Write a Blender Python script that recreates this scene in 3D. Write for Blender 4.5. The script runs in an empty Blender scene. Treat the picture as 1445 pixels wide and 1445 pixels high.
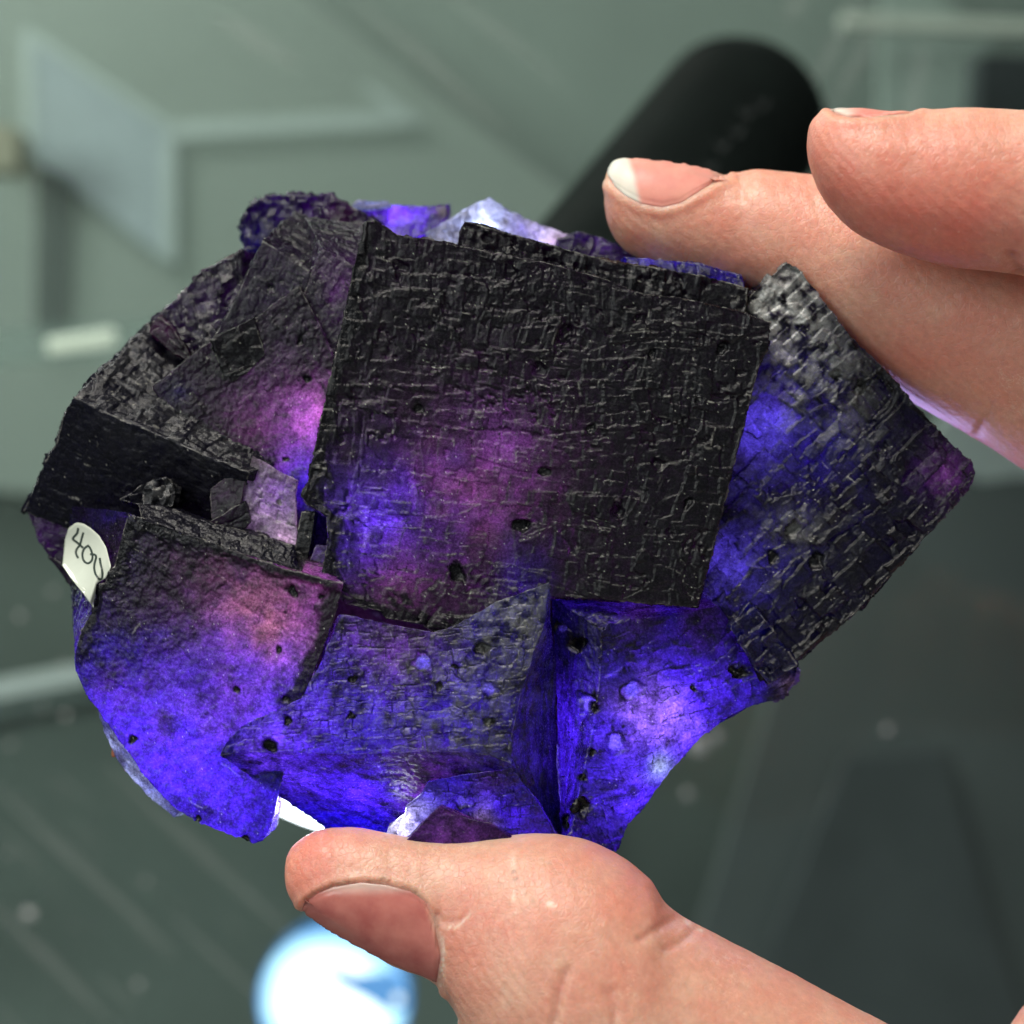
import bpy, math, random
import numpy as np
from mathutils import Vector, Matrix
from mathutils.bvhtree import BVHTree

C = bpy.context.scene.collection
SC = bpy.context.scene
R = math.radians

# ------------------------------------------------------------------ camera, world, lamps
S = 0.107 / 1445.0          # metres per unit of the modelling grid (0.074 mm)
D = 0.22                    # camera to specimen
DU = D / S                  # the same in grid units
Z0 = 0.20                   # height of the specimen above the counter glass

cam_d = bpy.data.cameras.new('camera')
cam = bpy.data.objects.new('camera', cam_d)
C.objects.link(cam)
cam.location = (0, 0, Z0 + D)
cam_d.sensor_width = 36
cam_d.lens = 18 / (0.0535 / D)
cam_d.clip_start = 0.01
cam_d.clip_end = 20
cam_d.dof.use_dof = True
cam_d.dof.focus_distance = D - 10 * S
cam_d.dof.aperture_fstop = 16
SC.camera = cam

w = bpy.data.worlds.new('World')
SC.world = w
w.use_nodes = True
bg = w.node_tree.nodes['Background']
bg.inputs[0].default_value = (0.80, 0.90, 0.88, 1)
bg.inputs[1].default_value = 0.15

def area(name, loc, target, size, power, col, sy=None):
    l = bpy.data.lights.new(name, 'AREA')
    l.energy = power
    l.color = col
    l.size = size
    if sy:
        l.shape = 'RECTANGLE'
        l.size_y = sy
    o = bpy.data.objects.new(name, l)
    C.objects.link(o)
    o.location = loc
    o.rotation_euler = (Vector(target) - Vector(loc)).to_track_quat('-Z', 'Y').to_euler()
    return o

area('ceiling_panel_lamp', (-0.28, 1.16, 0.85), (0, 0, Z0), 0.5, 27, (1.0, 0.95, 0.86), 0.35)
area('ceiling_panel_lamp', (-0.95, 0.35, 1.25), (0, 0, Z0), 0.6, 10, (0.94, 1.0, 0.97), 0.4)
area('case_fill', (-0.30, 0.42, -0.015), (-0.02, -0.02, -0.13), 0.30, 3.2, (0.95, 1.0, 0.96), 0.06)  # unseen area lamp added under the glass to brighten the boards
area('ceiling_panel_lamp', (0.75, -0.95, 1.2), (0, 0, Z0), 0.5, 3.5, (1.0, 0.95, 0.9), 0.4)

SC.view_settings.view_transform = 'Standard'
SC.view_settings.look = 'None'
SC.view_settings.exposure = 0
SC.view_settings.gamma = 1
SC.cycles.use_denoising = True
SC.cycles.max_bounces = 8
SC.cycles.transparent_max_bounces = 12
SC.cycles.sample_clamp_indirect = 6

# ------------------------------------------------------------------ helpers
def U(px, py, z=0.0):
    """photo pixel at height z (grid units, + towards the lens) -> grid coordinates"""
    px = np.asarray(px, float); py = np.asarray(py, float); z = np.asarray(z, float)
    k = (DU - z) / DU
    return np.stack([(px - 722.5) * k, (722.5 - py) * k, z + 0 * px], -1)

def unU(P):
    k = DU / (DU - P[..., 2])
    return P[..., 0] * k + 722.5, 722.5 - P[..., 1] * k

def M(P):
    """grid units -> metres in the world"""
    Q = np.array(P, float) * S
    Q[..., 2] += Z0
    return Q

def on_plane(px, py, zw):
    """point in metres where the sight line of a pixel meets the level zw"""
    k = (Z0 + D - zw) / D
    return ((px - 722.5) * S * k, (722.5 - py) * S * k, zw)

def _h(ix, iy, seed):
    x = (np.asarray(ix).astype(np.int64) * 374761393 + np.asarray(iy).astype(np.int64) * 668265263 + int(seed) * 1442695041) & 0xFFFFFFFF
    x = ((x ^ (x >> 13)) * 1274126177) & 0xFFFFFFFF
    x = ((x ^ (x >> 16)) * 2246822519) & 0xFFFFFFFF
    x = x ^ (x >> 15)
    return (x & 0xFFFFFF) / float(0x1000000)

def vn(x, y, seed):
    x0 = np.floor(x); y0 = np.floor(y)
    fx = x - x0; fy = y - y0
    fx = fx * fx * (3 - 2 * fx); fy = fy * fy * (3 - 2 * fy)
    a = _h(x0, y0, seed); b = _h(x0 + 1, y0, seed); c = _h(x0, y0 + 1, seed); d = _h(x0 + 1, y0 + 1, seed)
    return (a * (1 - fx) + b * fx) * (1 - fy) + (c * (1 - fx) + d * fx) * fy

def fbm(x, y, seed, n=3):
    s = 0; a = 1; t = 0
    for i in range(n):
        s = s + a * vn(x * 2 ** i, y * 2 ** i, seed + 31 * i); t += a; a *= 0.5
    return s / t

def sm(a, b, x):
    t = np.clip((x - a) / (b - a), 0, 1)
    return t * t * (3 - 2 * t)

def add_mesh(name, verts, faces, mat, parent=None, smooth=False):
    me = bpy.data.meshes.new(name)
    if isinstance(faces, np.ndarray):
        n, k = faces.shape
        me.vertices.add(len(verts))
        me.vertices.foreach_set('co', np.asarray(verts, np.float32).ravel())
        me.loops.add(n * k)
        me.loops.foreach_set('vertex_index', faces.astype(np.int32).ravel())
        me.polygons.add(n)
        me.polygons.foreach_set('loop_start', np.arange(0, n * k, k, dtype=np.int32))
        me.polygons.foreach_set('loop_total', np.full(n, k, np.int32))
        me.update(calc_edges=True)
        me.validate()
    else:
        me.from_pydata([tuple(v) for v in verts], [], faces)
        me.update()
    if smooth:
        me.polygons.foreach_set('use_smooth', np.ones(len(me.polygons), bool))
    me.materials.append(mat)
    o = bpy.data.objects.new(name, me)
    C.objects.link(o)
    if parent is not None:
        o.parent = parent
        o.matrix_parent_inverse = parent.matrix_basis.inverted()
    return o

def tag(o, label=None, cat=None, group=None, kind=None):
    if label: o['label'] = label
    if cat: o['category'] = cat
    if group: o['group'] = group
    if kind: o['kind'] = kind
    return o

def empty(name, loc):
    o = bpy.data.objects.new(name, None)
    o.empty_display_size = 0.01
    C.objects.link(o)
    o.location = loc
    return o

def fattr(me, name, arr):
    a = me.attributes.new(name, 'FLOAT', 'POINT')
    a.data.foreach_set('value', np.asarray(arr, np.float32))

def cattr(me, name, arr):
    a = me.attributes.new(name, 'FLOAT_COLOR', 'POINT')
    c = np.ones((len(arr), 4), np.float32)
    c[:, :3] = arr
    a.data.foreach_set('color', c.ravel())

# ------------------------------------------------------------------ materials
class NT:
    def __init__(self, name):
        self.m = bpy.data.materials.new(name)
        self.m.use_nodes = True
        self.t = self.m.node_tree
        self.t.nodes.clear()
        self.out = self.n('ShaderNodeOutputMaterial')
    def n(self, typ, **kw):
        x = self.t.nodes.new(typ)
        for k, v in kw.items():
            setattr(x, k, v)
        return x
    def l(self, a, b):
        self.t.links.new(a, b)
    def noise(self, scale, detail=4, rough=0.6, co=None):
        x = self.n('ShaderNodeTexNoise')
        x.inputs['Scale'].default_value = scale
        x.inputs['Detail'].default_value = detail
        x.inputs['Roughness'].default_value = rough
        if co is not None: self.l(co, x.inputs['Vector'])
        return x
    def ramp(self, fac, stops):
        r = self.n('ShaderNodeValToRGB')
        while len(r.color_ramp.elements) < len(stops): r.color_ramp.elements.new(0.5)
        for e, (p, c) in zip(r.color_ramp.elements, stops):
            e.position = p
            e.color = (c, c, c, 1) if not hasattr(c, '__len__') else (*c, 1)
        self.l(fac, r.inputs[0])
        return r
    def mix(self, fac, a, b, mode='MIX'):
        x = self.n('ShaderNodeMix', data_type='RGBA', blend_type=mode)
        for s, v in ((x.inputs[0], fac), (x.inputs[6], a), (x.inputs[7], b)):
            if hasattr(v, 'links'): self.l(v, s)
            elif hasattr(v, '__len__'): s.default_value = (*v, 1)
            else: s.default_value = v
        return x.outputs[2]
    def math(self, op, a, b=None):
        x = self.n('ShaderNodeMath', operation=op)
        for s, v in ((x.inputs[0], a), (x.inputs[1], b)):
            if v is None: continue
            if hasattr(v, 'links'): self.l(v, s)
            else: s.default_value = v
        return x.outputs[0]
    def bump(self, h, strength, dist, prev=None):
        b = self.n('ShaderNodeBump')
        b.inputs['Strength'].default_value = strength
        b.inputs['Distance'].default_value = dist
        self.l(h, b.inputs['Height'])
        if prev is not None: self.l(prev, b.inputs['Normal'])
        return b.outputs[0]

def plain(name, col, rough=0.5, metal=0.0, spec=0.5, var=0.12, scale=60, bump=0.0, emit=None):
    t = NT(name)
    p = t.n('ShaderNodeBsdfPrincipled')
    co = t.n('ShaderNodeTexCoord').outputs['Object']
    nz = t.noise(scale, 5, 0.6, co)
    lo = tuple(c * (1 - var) for c in col); hi = tuple(min(1, c * (1 + var)) for c in col)
    r = t.ramp(nz.outputs[0], [(0.3, lo), (0.7, hi)])
    t.l(r.outputs[0], p.inputs['Base Color'])
    p.inputs['Roughness'].default_value = rough
    p.inputs['Metallic'].default_value = metal
    p.inputs['Specular IOR Level'].default_value = spec
    if bump:
        t.l(t.bump(nz.outputs[0], bump, 0.0004), p.inputs['Normal'])
    if emit:
        p.inputs['Emission Color'].default_value = (*emit[0], 1)
        p.inputs['Emission Strength'].default_value = emit[1]
    t.l(p.outputs[0], t.out.inputs[0])
    return t.m

def fluorite_mat(name, dens=1.0, base=(0.0028, 0.0028, 0.004), rough=(0.1, 0.36), spec=0.22):
    t = NT(name)
    co = t.n('ShaderNodeTexCoord').outputs['Object']
    dye = t.n('ShaderNodeAttribute', attribute_name='dye')
    wear = t.n('ShaderNodeAttribute', attribute_name='wear')  # pale lines and specks painted for glints
    blk = t.n('ShaderNodeAttribute', attribute_name='opaque')
    fro = t.n('ShaderNodeAttribute', attribute_name='frost_sheen')
    mot = t.noise(900, 6, 0.7, co)
    fine = t.noise(3800, 4, 0.7, co)
    mr = t.ramp(mot.outputs[0], [(0.3, 0.36), (0.5, 0.8), (0.7, 1.15)])
    fr = t.ramp(fine.outputs[0], [(0.34, 0.42), (0.6, 1.12)])
    c = t.mix(1.0, dye.outputs['Color'], mr.outputs[0], 'MULTIPLY')
    c = t.mix(1.0, c, fr.outputs[0], 'MULTIPLY')
    inv = t.math('MULTIPLY', t.math('SUBTRACT', 1.0, blk.outputs['Fac']), dens)
    comb = t.n('ShaderNodeCombineColor')
    for i in range(3): t.l(inv, comb.inputs[i])
    c = t.mix(1.0, c, comb.outputs[0], 'MULTIPLY')
    tr = t.n('ShaderNodeBsdfTranslucent')
    t.l(c, tr.inputs['Color'])
    p = t.n('ShaderNodeBsdfPrincipled')
    bw = t.math('MULTIPLY', wear.outputs['Fac'], 1.0)
    bcol = t.mix(fro.outputs['Fac'], base, (0.23, 0.235, 0.225))  # paler base painted for sheen, besides real frosting
    bcol = t.mix(bw, bcol, (0.30, 0.29, 0.27))  # pale tone painted on step edges and specks for glints
    var = t.ramp(mot.outputs[0], [(0.3, 0.45), (0.75, 1.5)])
    bcol = t.mix(1.0, bcol, var.outputs[0], 'MULTIPLY')
    t.l(bcol, p.inputs['Base Color'])
    rr = t.ramp(fine.outputs[0], [(0.3, rough[0]), (0.7, rough[1])])
    t.l(rr.outputs[0], p.inputs['Roughness'])
    t.l(t.math('ADD', spec, t.math('MULTIPLY', fro.outputs['Fac'], 0.75)), p.inputs['Specular IOR Level'])
    b = t.bump(mot.outputs[0], 0.45, 0.0003)
    b = t.bump(fine.outputs[0], 0.5, 0.00010, b)
    t.l(b, p.inputs['Normal'])
    a = t.n('ShaderNodeAddShader')
    t.l(p.outputs[0], a.inputs[0]); t.l(tr.outputs[0], a.inputs[1])
    t.l(a.outputs[0], t.out.inputs[0])
    return t.m

F_DARK = fluorite_mat('fluorite_dark')
F_GREY = fluorite_mat('fluorite_frosted', base=(0.0045, 0.0042, 0.008), rough=(0.12, 0.38), spec=0.24)
F_PALE = fluorite_mat('fluorite_pale', base=(0.07, 0.062, 0.078), rough=(0.15, 0.4), spec=0.35)

def skin_mat():
    t = NT('skin')
    co = t.n('ShaderNodeTexCoord').outputs['Object']
    red = t.n('ShaderNodeAttribute', attribute_name='flush')
    dirt = t.n('ShaderNodeAttribute', attribute_name='dirt')
    n1 = t.noise(160, 4, 0.6, co)
    n2 = t.noise(1400, 5, 0.65, co)
    r1 = t.ramp(n1.outputs[0], [(0.32, (0.60, 0.39, 0.285)), (0.68, (0.56, 0.265, 0.19))])
    c = t.mix(red.outputs['Fac'], r1.outputs[0], (0.58, 0.165, 0.12))
    r2 = t.ramp(n2.outputs[0], [(0.3, 0.86), (0.7, 1.06)])
    c = t.mix(1.0, c, r2.outputs[0], 'MULTIPLY')
    pale = t.n('ShaderNodeAttribute', attribute_name='dry')
    c = t.mix(pale.outputs['Fac'], c, (0.74, 0.60, 0.50))
    c = t.mix(dirt.outputs['Fac'], c, (0.16, 0.075, 0.04))
    dry = t.n('ShaderNodeTexVoronoi', feature='DISTANCE_TO_EDGE')
    dry.inputs['Scale'].default_value = 620
    wv = t.noise(700, 3, 0.6, co)
    t.l(t.mix(0.004, co, wv.outputs['Color'], 'ADD'), dry.inputs['Vector'])
    dr = t.ramp(dry.outputs[0], [(0.0, 1.0), (0.045, 0.0)])
    pm = t.ramp(t.noise(110, 3, 0.5, co).outputs[0], [(0.52, 0.0), (0.68, 0.32)])
    c = t.mix(t.math('MULTIPLY', dr.outputs[0], pm.outputs[0]), c, (0.80, 0.62, 0.48))
    fleck = t.ramp(t.noise(2600, 2, 0.5, co).outputs[0], [(0.70, 0.0), (0.76, 0.35)])
    c = t.mix(fleck.outputs[0], c, (0.78, 0.6, 0.48))
    p = t.n('ShaderNodeBsdfPrincipled')
    t.l(c, p.inputs['Base Color'])
    p.inputs['Roughness'].default_value = 0.40
    p.inputs['Specular IOR Level'].default_value = 0.45
    p.inputs['Subsurface Weight'].default_value = 0.7
    p.inputs['Subsurface Radius'].default_value = (1.0, 0.32, 0.16)
    p.inputs['Subsurface Scale'].default_value = 0.005
    vo = t.n('ShaderNodeTexVoronoi', feature='DISTANCE_TO_EDGE')
    vo.inputs['Scale'].default_value = 1500
    t.l(co, vo.inputs['Vector'])
    vr = t.ramp(vo.outputs[0], [(0.0, 0.0), (0.12, 1.0)])
    rid = t.n('ShaderNodeTexWave', wave_type='BANDS', bands_direction='DIAGONAL')
    rid.inputs['Scale'].default_value = 330
    rid.inputs['Distortion'].default_value = 6
    rid.inputs['Detail'].default_value = 1
    rid.inputs['Detail Scale'].default_value = 0.4
    t.l(co, rid.inputs['Vector'])
    b = t.bump(n2.outputs[0], 0.6, 0.00013)
    b = t.bump(vr.outputs[0], 0.4, 0.00005, b)
    b = t.bump(rid.outputs[0], 0.3, 0.00008, b)
    t.l(b, p.inputs['Normal'])
    t.l(p.outputs[0], t.out.inputs[0])
    return t.m

def nail_mat(name, lo, hi, rough):
    t = NT(name)
    tip = t.n('ShaderNodeAttribute', attribute_name='free_edge')
    co = t.n('ShaderNodeTexCoord').outputs['Object']
    n1 = t.noise(300, 4, 0.6, co)
    r1 = t.ramp(n1.outputs[0], [(0.3, lo), (0.7, hi)])
    root = t.n('ShaderNodeAttribute', attribute_name='root')
    c = t.mix(root.outputs['Fac'], r1.outputs[0], (0.54, 0.27, 0.20))
    c = t.mix(tip.outputs['Fac'], c, (0.58, 0.53, 0.46))
    p = t.n('ShaderNodeBsdfPrincipled')
    t.l(c, p.inputs['Base Color'])
    p.inputs['Roughness'].default_value = rough
    p.inputs['Specular IOR Level'].default_value = 0.3
    p.inputs['Subsurface Weight'].default_value = 0.3
    p.inputs['Subsurface Radius'].default_value = (1.0, 0.4, 0.25)
    p.inputs['Subsurface Scale'].default_value = 0.002
    t.l(t.bump(n1.outputs[0], 0.15, 0.0001), p.inputs['Normal'])
    t.l(p.outputs[0], t.out.inputs[0])
    return t.m

def glass_mat(name, tint, refl=1.0, rough=0.02):
    t = NT(name)
    tr = t.n('ShaderNodeBsdfTransparent')
    tr.inputs[0].default_value = (*tint, 1)
    gl = t.n('ShaderNodeBsdfGlossy')
    gl.inputs['Roughness'].default_value = rough
    fr = t.n('ShaderNodeFresnel')
    fr.inputs[0].default_value = 1.5
    mx = t.n('ShaderNodeMixShader')
    t.l(t.math('MULTIPLY', fr.outputs[0], refl), mx.inputs[0])
    t.l(tr.outputs[0], mx.inputs[1]); t.l(gl.outputs[0], mx.inputs[2])
    t.l(mx.outputs[0], t.out.inputs[0])
    return t.m

def frosted_mat(name, col, alpha):
    t = NT(name)
    tr = t.n('ShaderNodeBsdfTransparent')
    p = t.n('ShaderNodeBsdfPrincipled')
    p.inputs['Base Color'].default_value = (*col, 1)
    p.inputs['Roughness'].default_value = 0.35
    co = t.n('ShaderNodeTexCoord').outputs['Object']
    nz = t.noise(14, 3, 0.6, co)
    r = t.ramp(nz.outputs[0], [(0.3, alpha * 0.75), (0.7, min(1, alpha * 1.25))])
    mx = t.n('ShaderNodeMixShader')
    t.l(r.outputs[0], mx.inputs[0]); t.l(tr.outputs[0], mx.inputs[1]); t.l(p.outputs[0], mx.inputs[2])
    t.l(mx.outputs[0], t.out.inputs[0])
    return t.m

def emit_mat(name, col, strength):
    t = NT(name)
    e = t.n('ShaderNodeEmission')
    e.inputs[0].default_value = (*col, 1)
    e.inputs[1].default_value = strength
    t.l(e.outputs[0], t.out.inputs[0])
    return t.m

SKIN = skin_mat()
NAIL = nail_mat('nail', (0.56, 0.20, 0.17), (0.64, 0.28, 0.22), 0.42)
NAIL_SHADED = nail_mat('thumb_nail_shaded', (0.34, 0.095, 0.085), (0.46, 0.17, 0.14), 0.27)  # darker reds put the thumbnail's shade into its colour

# ------------------------------------------------------------------ counter and what lies in it
def prism(name, pts, z0, z1, mat, parent=None):
    n = len(pts)
    v = [(x, y, z0) for x, y in pts] + [(x, y, z1) for x, y in pts]
    f = [tuple(range(n, 2 * n)), tuple(range(n - 1, -1, -1))]
    f += [(i, (i + 1) % n, n + (i + 1) % n, n + i) for i in range(n)]
    a = sum(pts[i][0] * pts[(i + 1) % n][1] - pts[(i + 1) % n][0] * pts[i][1] for i in range(n))
    if a < 0: f = [tuple(reversed(q)) for q in f]
    return add_mesh(name, v, f, mat, parent)

def pp(pts, zw):
    return [on_plane(x, y, zw)[:2] for x, y in pts]

def bevel(o, wdt=0.0008, seg=2):
    m = o.modifiers.new('bevel', 'BEVEL'); m.width = wdt; m.segments = seg
    return o

FLOOR_Z = -0.16
tag(prism('case_floor', [(-1.5, -1.5), (1.5, -1.5), (1.5, 1.5), (-1.5, 1.5)], FLOOR_Z - 0.02, FLOOR_Z,
          plain('case_floor_paint', (0.215, 0.25, 0.225), 0.6, var=0.18, scale=7)), kind='structure')
GLASS = glass_mat('counter_glass_sheet', (0.93, 0.97, 0.95), 1.0)
tag(prism('counter_top', [(-1.5, -1.5), (1.5, -1.5), (1.5, 1.5), (-1.5, 1.5)], -0.006, 0.0, GLASS), kind='structure')

# pale boards and shelf panes inside the case
PALE = plain('pale_green_board', (0.375, 0.415, 0.375), 0.6, var=0.06, scale=9)
MIDG = plain('grey_green_board', (0.20, 0.24, 0.215), 0.6, var=0.2, scale=12)
t = prism('shelf_board', pp([(-700, -500), (395, -30), (785, 262), (1250, 620), (900, 760), (-700, 640)], -0.10), -0.106, -0.10, PALE)
tag(t, 'pale green shelf board filling the upper left under the counter glass', 'shelf')
t = prism('shelf_board', pp([(-700, 985), (0, 985), (135, 943), (700, 800), (820, 1900), (-700, 1900)], -0.12), -0.126, -0.12, MIDG)
tag(t, 'grey green shelf board at the lower left behind the thumb', 'shelf')
t = prism('edge_strip', pp([(-300, 1030), (0, 960), (130, 936), (420, 884), (420, 908), (130, 960), (0, 984), (-300, 1056)], -0.105), -0.112, -0.105,
          plain('polished_glass_edge', (0.90, 0.93, 0.92), 0.25, var=0.05))
tag(t, 'bright narrow glass edge strip running left of the lowest purple crystal', 'glass edge')
t = prism('edge_board', pp([(-300, 1052), (0, 982), (130, 958), (420, 905), (420, 950), (130, 985), (0, 1012), (-300, 1090)], -0.11), -0.116, -0.11,
          plain('grey_edge_face', (0.27, 0.32, 0.30), 0.4, var=0.08))
tag(t, 'grey green rail just below the bright glass edge strip', 'rail')

SL = plain('slate_panel', (0.14, 0.158, 0.157), 0.55, var=0.15, scale=10)
t = prism('display_tray', pp([(1150, 690), (1520, 660), (2100, 660), (2100, 1900), (930, 1900), (985, 1330), (1090, 985)], -0.09), -0.10, -0.09, SL)
tag(t, 'large dark slate tray beneath the glass at the lower right', 'tray')
t = prism('felt_pad', pp([(1195, 1070), (1330, 1060), (1440, 1440), (1420, 1900), (1080, 1900), (1090, 1330)], -0.085), -0.089, -0.085,
          plain('black_felt', (0.105, 0.118, 0.122), 0.9, var=0.2, scale=30))
tag(t, 'blackish felt pad lying on the dark slate tray', 'felt pad')
t = prism('display_box', pp([(1385, 75), (1800, 95), (1800, 420), (1370, 360)], -0.11), -0.14, -0.11,
          plain('black_box_card', (0.035, 0.042, 0.045), 0.5))
tag(t, 'dark box in the top right corner beyond the fingers', 'box')
t = prism('ledge', pp([(1190, 18), (1500, 30), (1900, 45), (1900, 85), (1500, 48), (1190, 36)], -0.10), -0.106, -0.10,
          plain('cream_ledge', (0.85, 0.86, 0.76), 0.5))
tag(t, 'thin pale ledge along the top right of the picture', 'ledge')
t = prism('pale_board', pp([(1250, -60), (1400, 50), (1375, 330), (1240, 230)], -0.125), -0.13, -0.125,
          plain('pale_grey_panel', (0.40, 0.46, 0.42), 0.4))
tag(t, 'pale grey panel between the black torch and the dark corner box', 'panel')
t = prism('glass_highlight', pp([(1290, 640), (1340, 585), (1445, 595), (1600, 620), (1600, 700), (1445, 672), (1390, 680)], -0.07), -0.076, -0.07,
          frosted_mat('highlight_pale', (0.85, 0.92, 0.90), 0.8))  # pale slab painted for a bright reflection on the glass
tag(t, 'pale strip made for the glass highlight between the lower finger and the right crystal point', 'highlight strip')

# a clear acrylic riser: frosted side, glassy edges
ris = empty('acrylic_riser', on_plane(240, 200, -0.09900))
tag(ris, 'frosted acrylic riser with bright edges at the top left', 'acrylic riser')
FR = frosted_mat('frosted_acrylic', (0.66, 0.73, 0.78), 0.66)
FE = frosted_mat('acrylic_edge', (0.80, 0.86, 0.84), 0.5)
prism('side_panel', pp([(38, 48), (240, 182), (240, 372), (36, 212)], -0.09900), -0.1020, -0.09900, FR, ris)
prism('edge', pp([(30, 40), (48, 46), (52, 212), (34, 205)], -0.09870), -0.09895, -0.09870, FE, ris)
prism('edge', pp([(48, 46), (246, 176), (244, 190), (50, 62)], -0.09860), -0.09895, -0.09860, FE, ris)
prism('edge', pp([(246, 172), (560, 156), (578, 176), (250, 196)], -0.09880), -0.09895, -0.09880, FE, ris)
prism('edge', pp([(505, 118), (528, 122), (600, 172), (574, 176)], -0.09870), -0.09895, -0.09870, FE, ris)
prism('edge', pp([(228, 190), (250, 190), (250, 372), (228, 362)], -0.09850), -0.09865, -0.09850, FE, ris)
# grey upright posts at the left
GP = frosted_mat('grey_acrylic', (0.12, 0.14, 0.135), 0.3)
t = prism('acrylic_post', pp([(52, 232), (105, 250), (96, 470), (48, 470)], -0.098), -0.0995, -0.098, GP)
tag(t, 'smoky grey post below the frosted acrylic riser at the left', 'post')
t = prism('cream_block', pp([(-60, 165), (22, 180), (24, 240), (-60, 235)], -0.07), -0.085, -0.07, plain('cream_card', (0.55, 0.50, 0.38), 0.7))
tag(t, 'small cream block cut by the left picture edge', 'block')
t = prism('glass_shelf', pp([(-80, 470), (260, 445), (470, 430), (520, 470), (-80, 520)], -0.055), -0.06, -0.055, frosted_mat('shelf_glass_edge', (0.50, 0.60, 0.55), 0.35))
tag(t, 'horizontal glass shelf pane edge left of the stone', 'glass shelf')

# a pair of emissive bars added for a light reflection in the glass
lb = empty('reflected_bars', on_plane(115, 480, -0.03))
tag(lb, 'small glowing double bar left of the stone made for a light reflection', 'reflection')
BR = plain('reflection_glow', (0.95, 0.95, 0.85), 0.3, var=0.03, emit=((0.95, 1.0, 0.86), 0.32))
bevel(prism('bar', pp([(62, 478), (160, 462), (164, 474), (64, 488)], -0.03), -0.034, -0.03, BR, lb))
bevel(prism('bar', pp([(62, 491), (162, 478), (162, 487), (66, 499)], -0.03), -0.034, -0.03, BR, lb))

# dust on the glass
random.seed(5)
dv, df = [], []
spots = [(1252, 1030, 9), (75, 835, 6), (28, 870, 7), (88, 938, 6), (92, 1010, 8), (12, 1205, 5), (985, 1052, 22), (1010, 1040, 14),
         (40, 1290, 13), (205, 1245, 5), (195, 1390, 8), (60, 1000, 5), (15, 1052, 6), (970, 1120, 12), (1085, 600, 6)]
for i in range(110):
    x = random.uniform(-20, 420); y = random.uniform(820, 1440)
    spots.append((x, y, random.uniform(0.8, 2.6)))
for (x, y, r) in spots:
    c = on_plane(x, y, 0.0006)
    rr = r * S * 1.3
    b = len(dv)
    dv.append((c[0], c[1], c[2] + rr * 0.35))
    k = 9
    for i in range(k):
        a = 2 * math.pi * i / k
        q = rr * random.uniform(0.75, 1.1)
        dv.append((c[0] + q * math.cos(a), c[1] + q * math.sin(a), 0.0005))
    for i in range(k): df.append((b, b + 1 + i, b + 1 + (i + 1) % k))
tag(add_mesh('dust', dv, df, frosted_mat('dust_specks', (0.64, 0.63, 0.63), 0.42)), kind='stuff')

sv_, sf_ = [], []  # thin pale translucent streaks lying on the counter glass
random.seed(11)
lines = [(-20, 1100, 250, 1345, 7), (150, 1080, 420, 1330, 9), (-30, 1260, 160, 1445, 8), (240, 1290, 400, 1440, 5), (60, 1180, 200, 1300, 3), (500, 0, 720, 190, 9), (620, -20, 800, 120, 7), (300, 20, 420, 90, 12),
         (1130, 150, 1225, -20, 9), (1165, 165, 1250, 10, 7), (1105, 30, 1140, -20, 12), (1190, 130, 1230, 60, 5), (1280, 260, 1300, 60, 12)]
for i in range(26):
    x = random.uniform(-20, 380); y = random.uniform(1080, 1430); l_ = random.uniform(15, 90)
    lines.append((x, y, x + l_, y + l_ * random.uniform(.7, 1.1), random.uniform(1, 2.5)))
for (x0, y0, x1, y1, wd) in lines:
    b = len(sv_); k = 8
    nx_, ny_ = (y1 - y0), -(x1 - x0); q = math.hypot(nx_, ny_); nx_ /= q; ny_ /= q
    for i in range(k + 1):
        f_ = i / k; ww = wd * (0.25 + 0.75 * math.sin(math.pi * f_)) * random.uniform(.7, 1.2)
        ox = random.uniform(-1, 1) * wd * .3
        for sgn in (-1, 1):
            p = on_plane(x0 + (x1 - x0) * f_ + nx_ * (sgn * ww + ox), y0 + (y1 - y0) * f_ + ny_ * (sgn * ww + ox), 0.0003)
            sv_.append(p)
    for i in range(k): sf_.append((b + 2 * i, b + 2 * i + 1, b + 2 * i + 3, b + 2 * i + 2))
tag(add_mesh('glass_streaks', sv_, sf_, frosted_mat('pale_streaks', (0.62, 0.62, 0.60), 0.06)), kind='stuff')

# ------------------------------------------------------------------ the torch behind the stone
def lathe(name, axis0, axis1, prof, mat, parent, n=48, smooth=True):
    a = Vector(axis0); d = (Vector(axis1) - a); L = d.length; d.normalize()
    x = d.orthogonal().normalized(); y = d.cross(x)
    v, f = [], []
    for (s, r) in prof:
        for i in range(n):
            th = 2 * math.pi * i / n
            v.append(a + d * s + x * (r * math.cos(th)) + y * (r * math.sin(th)))
    for j in range(len(prof) - 1):
        for i in range(n):
            f.append((j * n + i, j * n + (i + 1) % n, (j + 1) * n + (i + 1) % n, (j + 1) * n + i))
    f.append(tuple(reversed(range(n))))
    f.append(tuple(range((len(prof) - 1) * n, len(prof) * n)))
    o = add_mesh(name, v, f, mat, parent, smooth)
    return o

tail = Vector(M(U(1050, 165, -2420)))
head = Vector(M(U(430, 1003, -560)))
ax = (head - tail); LEN = ax.length
tor = empty('torch', tail)
tag(tor, 'black torch slanting up behind the stone with its lens against the crystals', 'torch')
BLK = plain('black_anodised', (0.005, 0.0075, 0.007), 0.6, spec=0.035, var=0.2, scale=80)
RB = 0.0166
lathe('barrel', tail, head, [(0.004, RB), (LEN * 0.80, RB), (LEN * 0.86, RB * 1.25)], BLK, tor)
lathe('tail_cap', tail, head, [(-0.0045, RB * 0.35), (-0.004, RB * 0.72), (-0.002, RB * 0.92), (0.001, RB * 0.995), (0.0039, RB * 1.0)], BLK, tor)
lathe('head', tail, head, [(LEN * 0.861, RB * 1.26), (LEN * 0.90, 0.0205), (LEN * 0.985, 0.0215), (LEN * 0.99, 0.0212)], BLK, tor)
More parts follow.
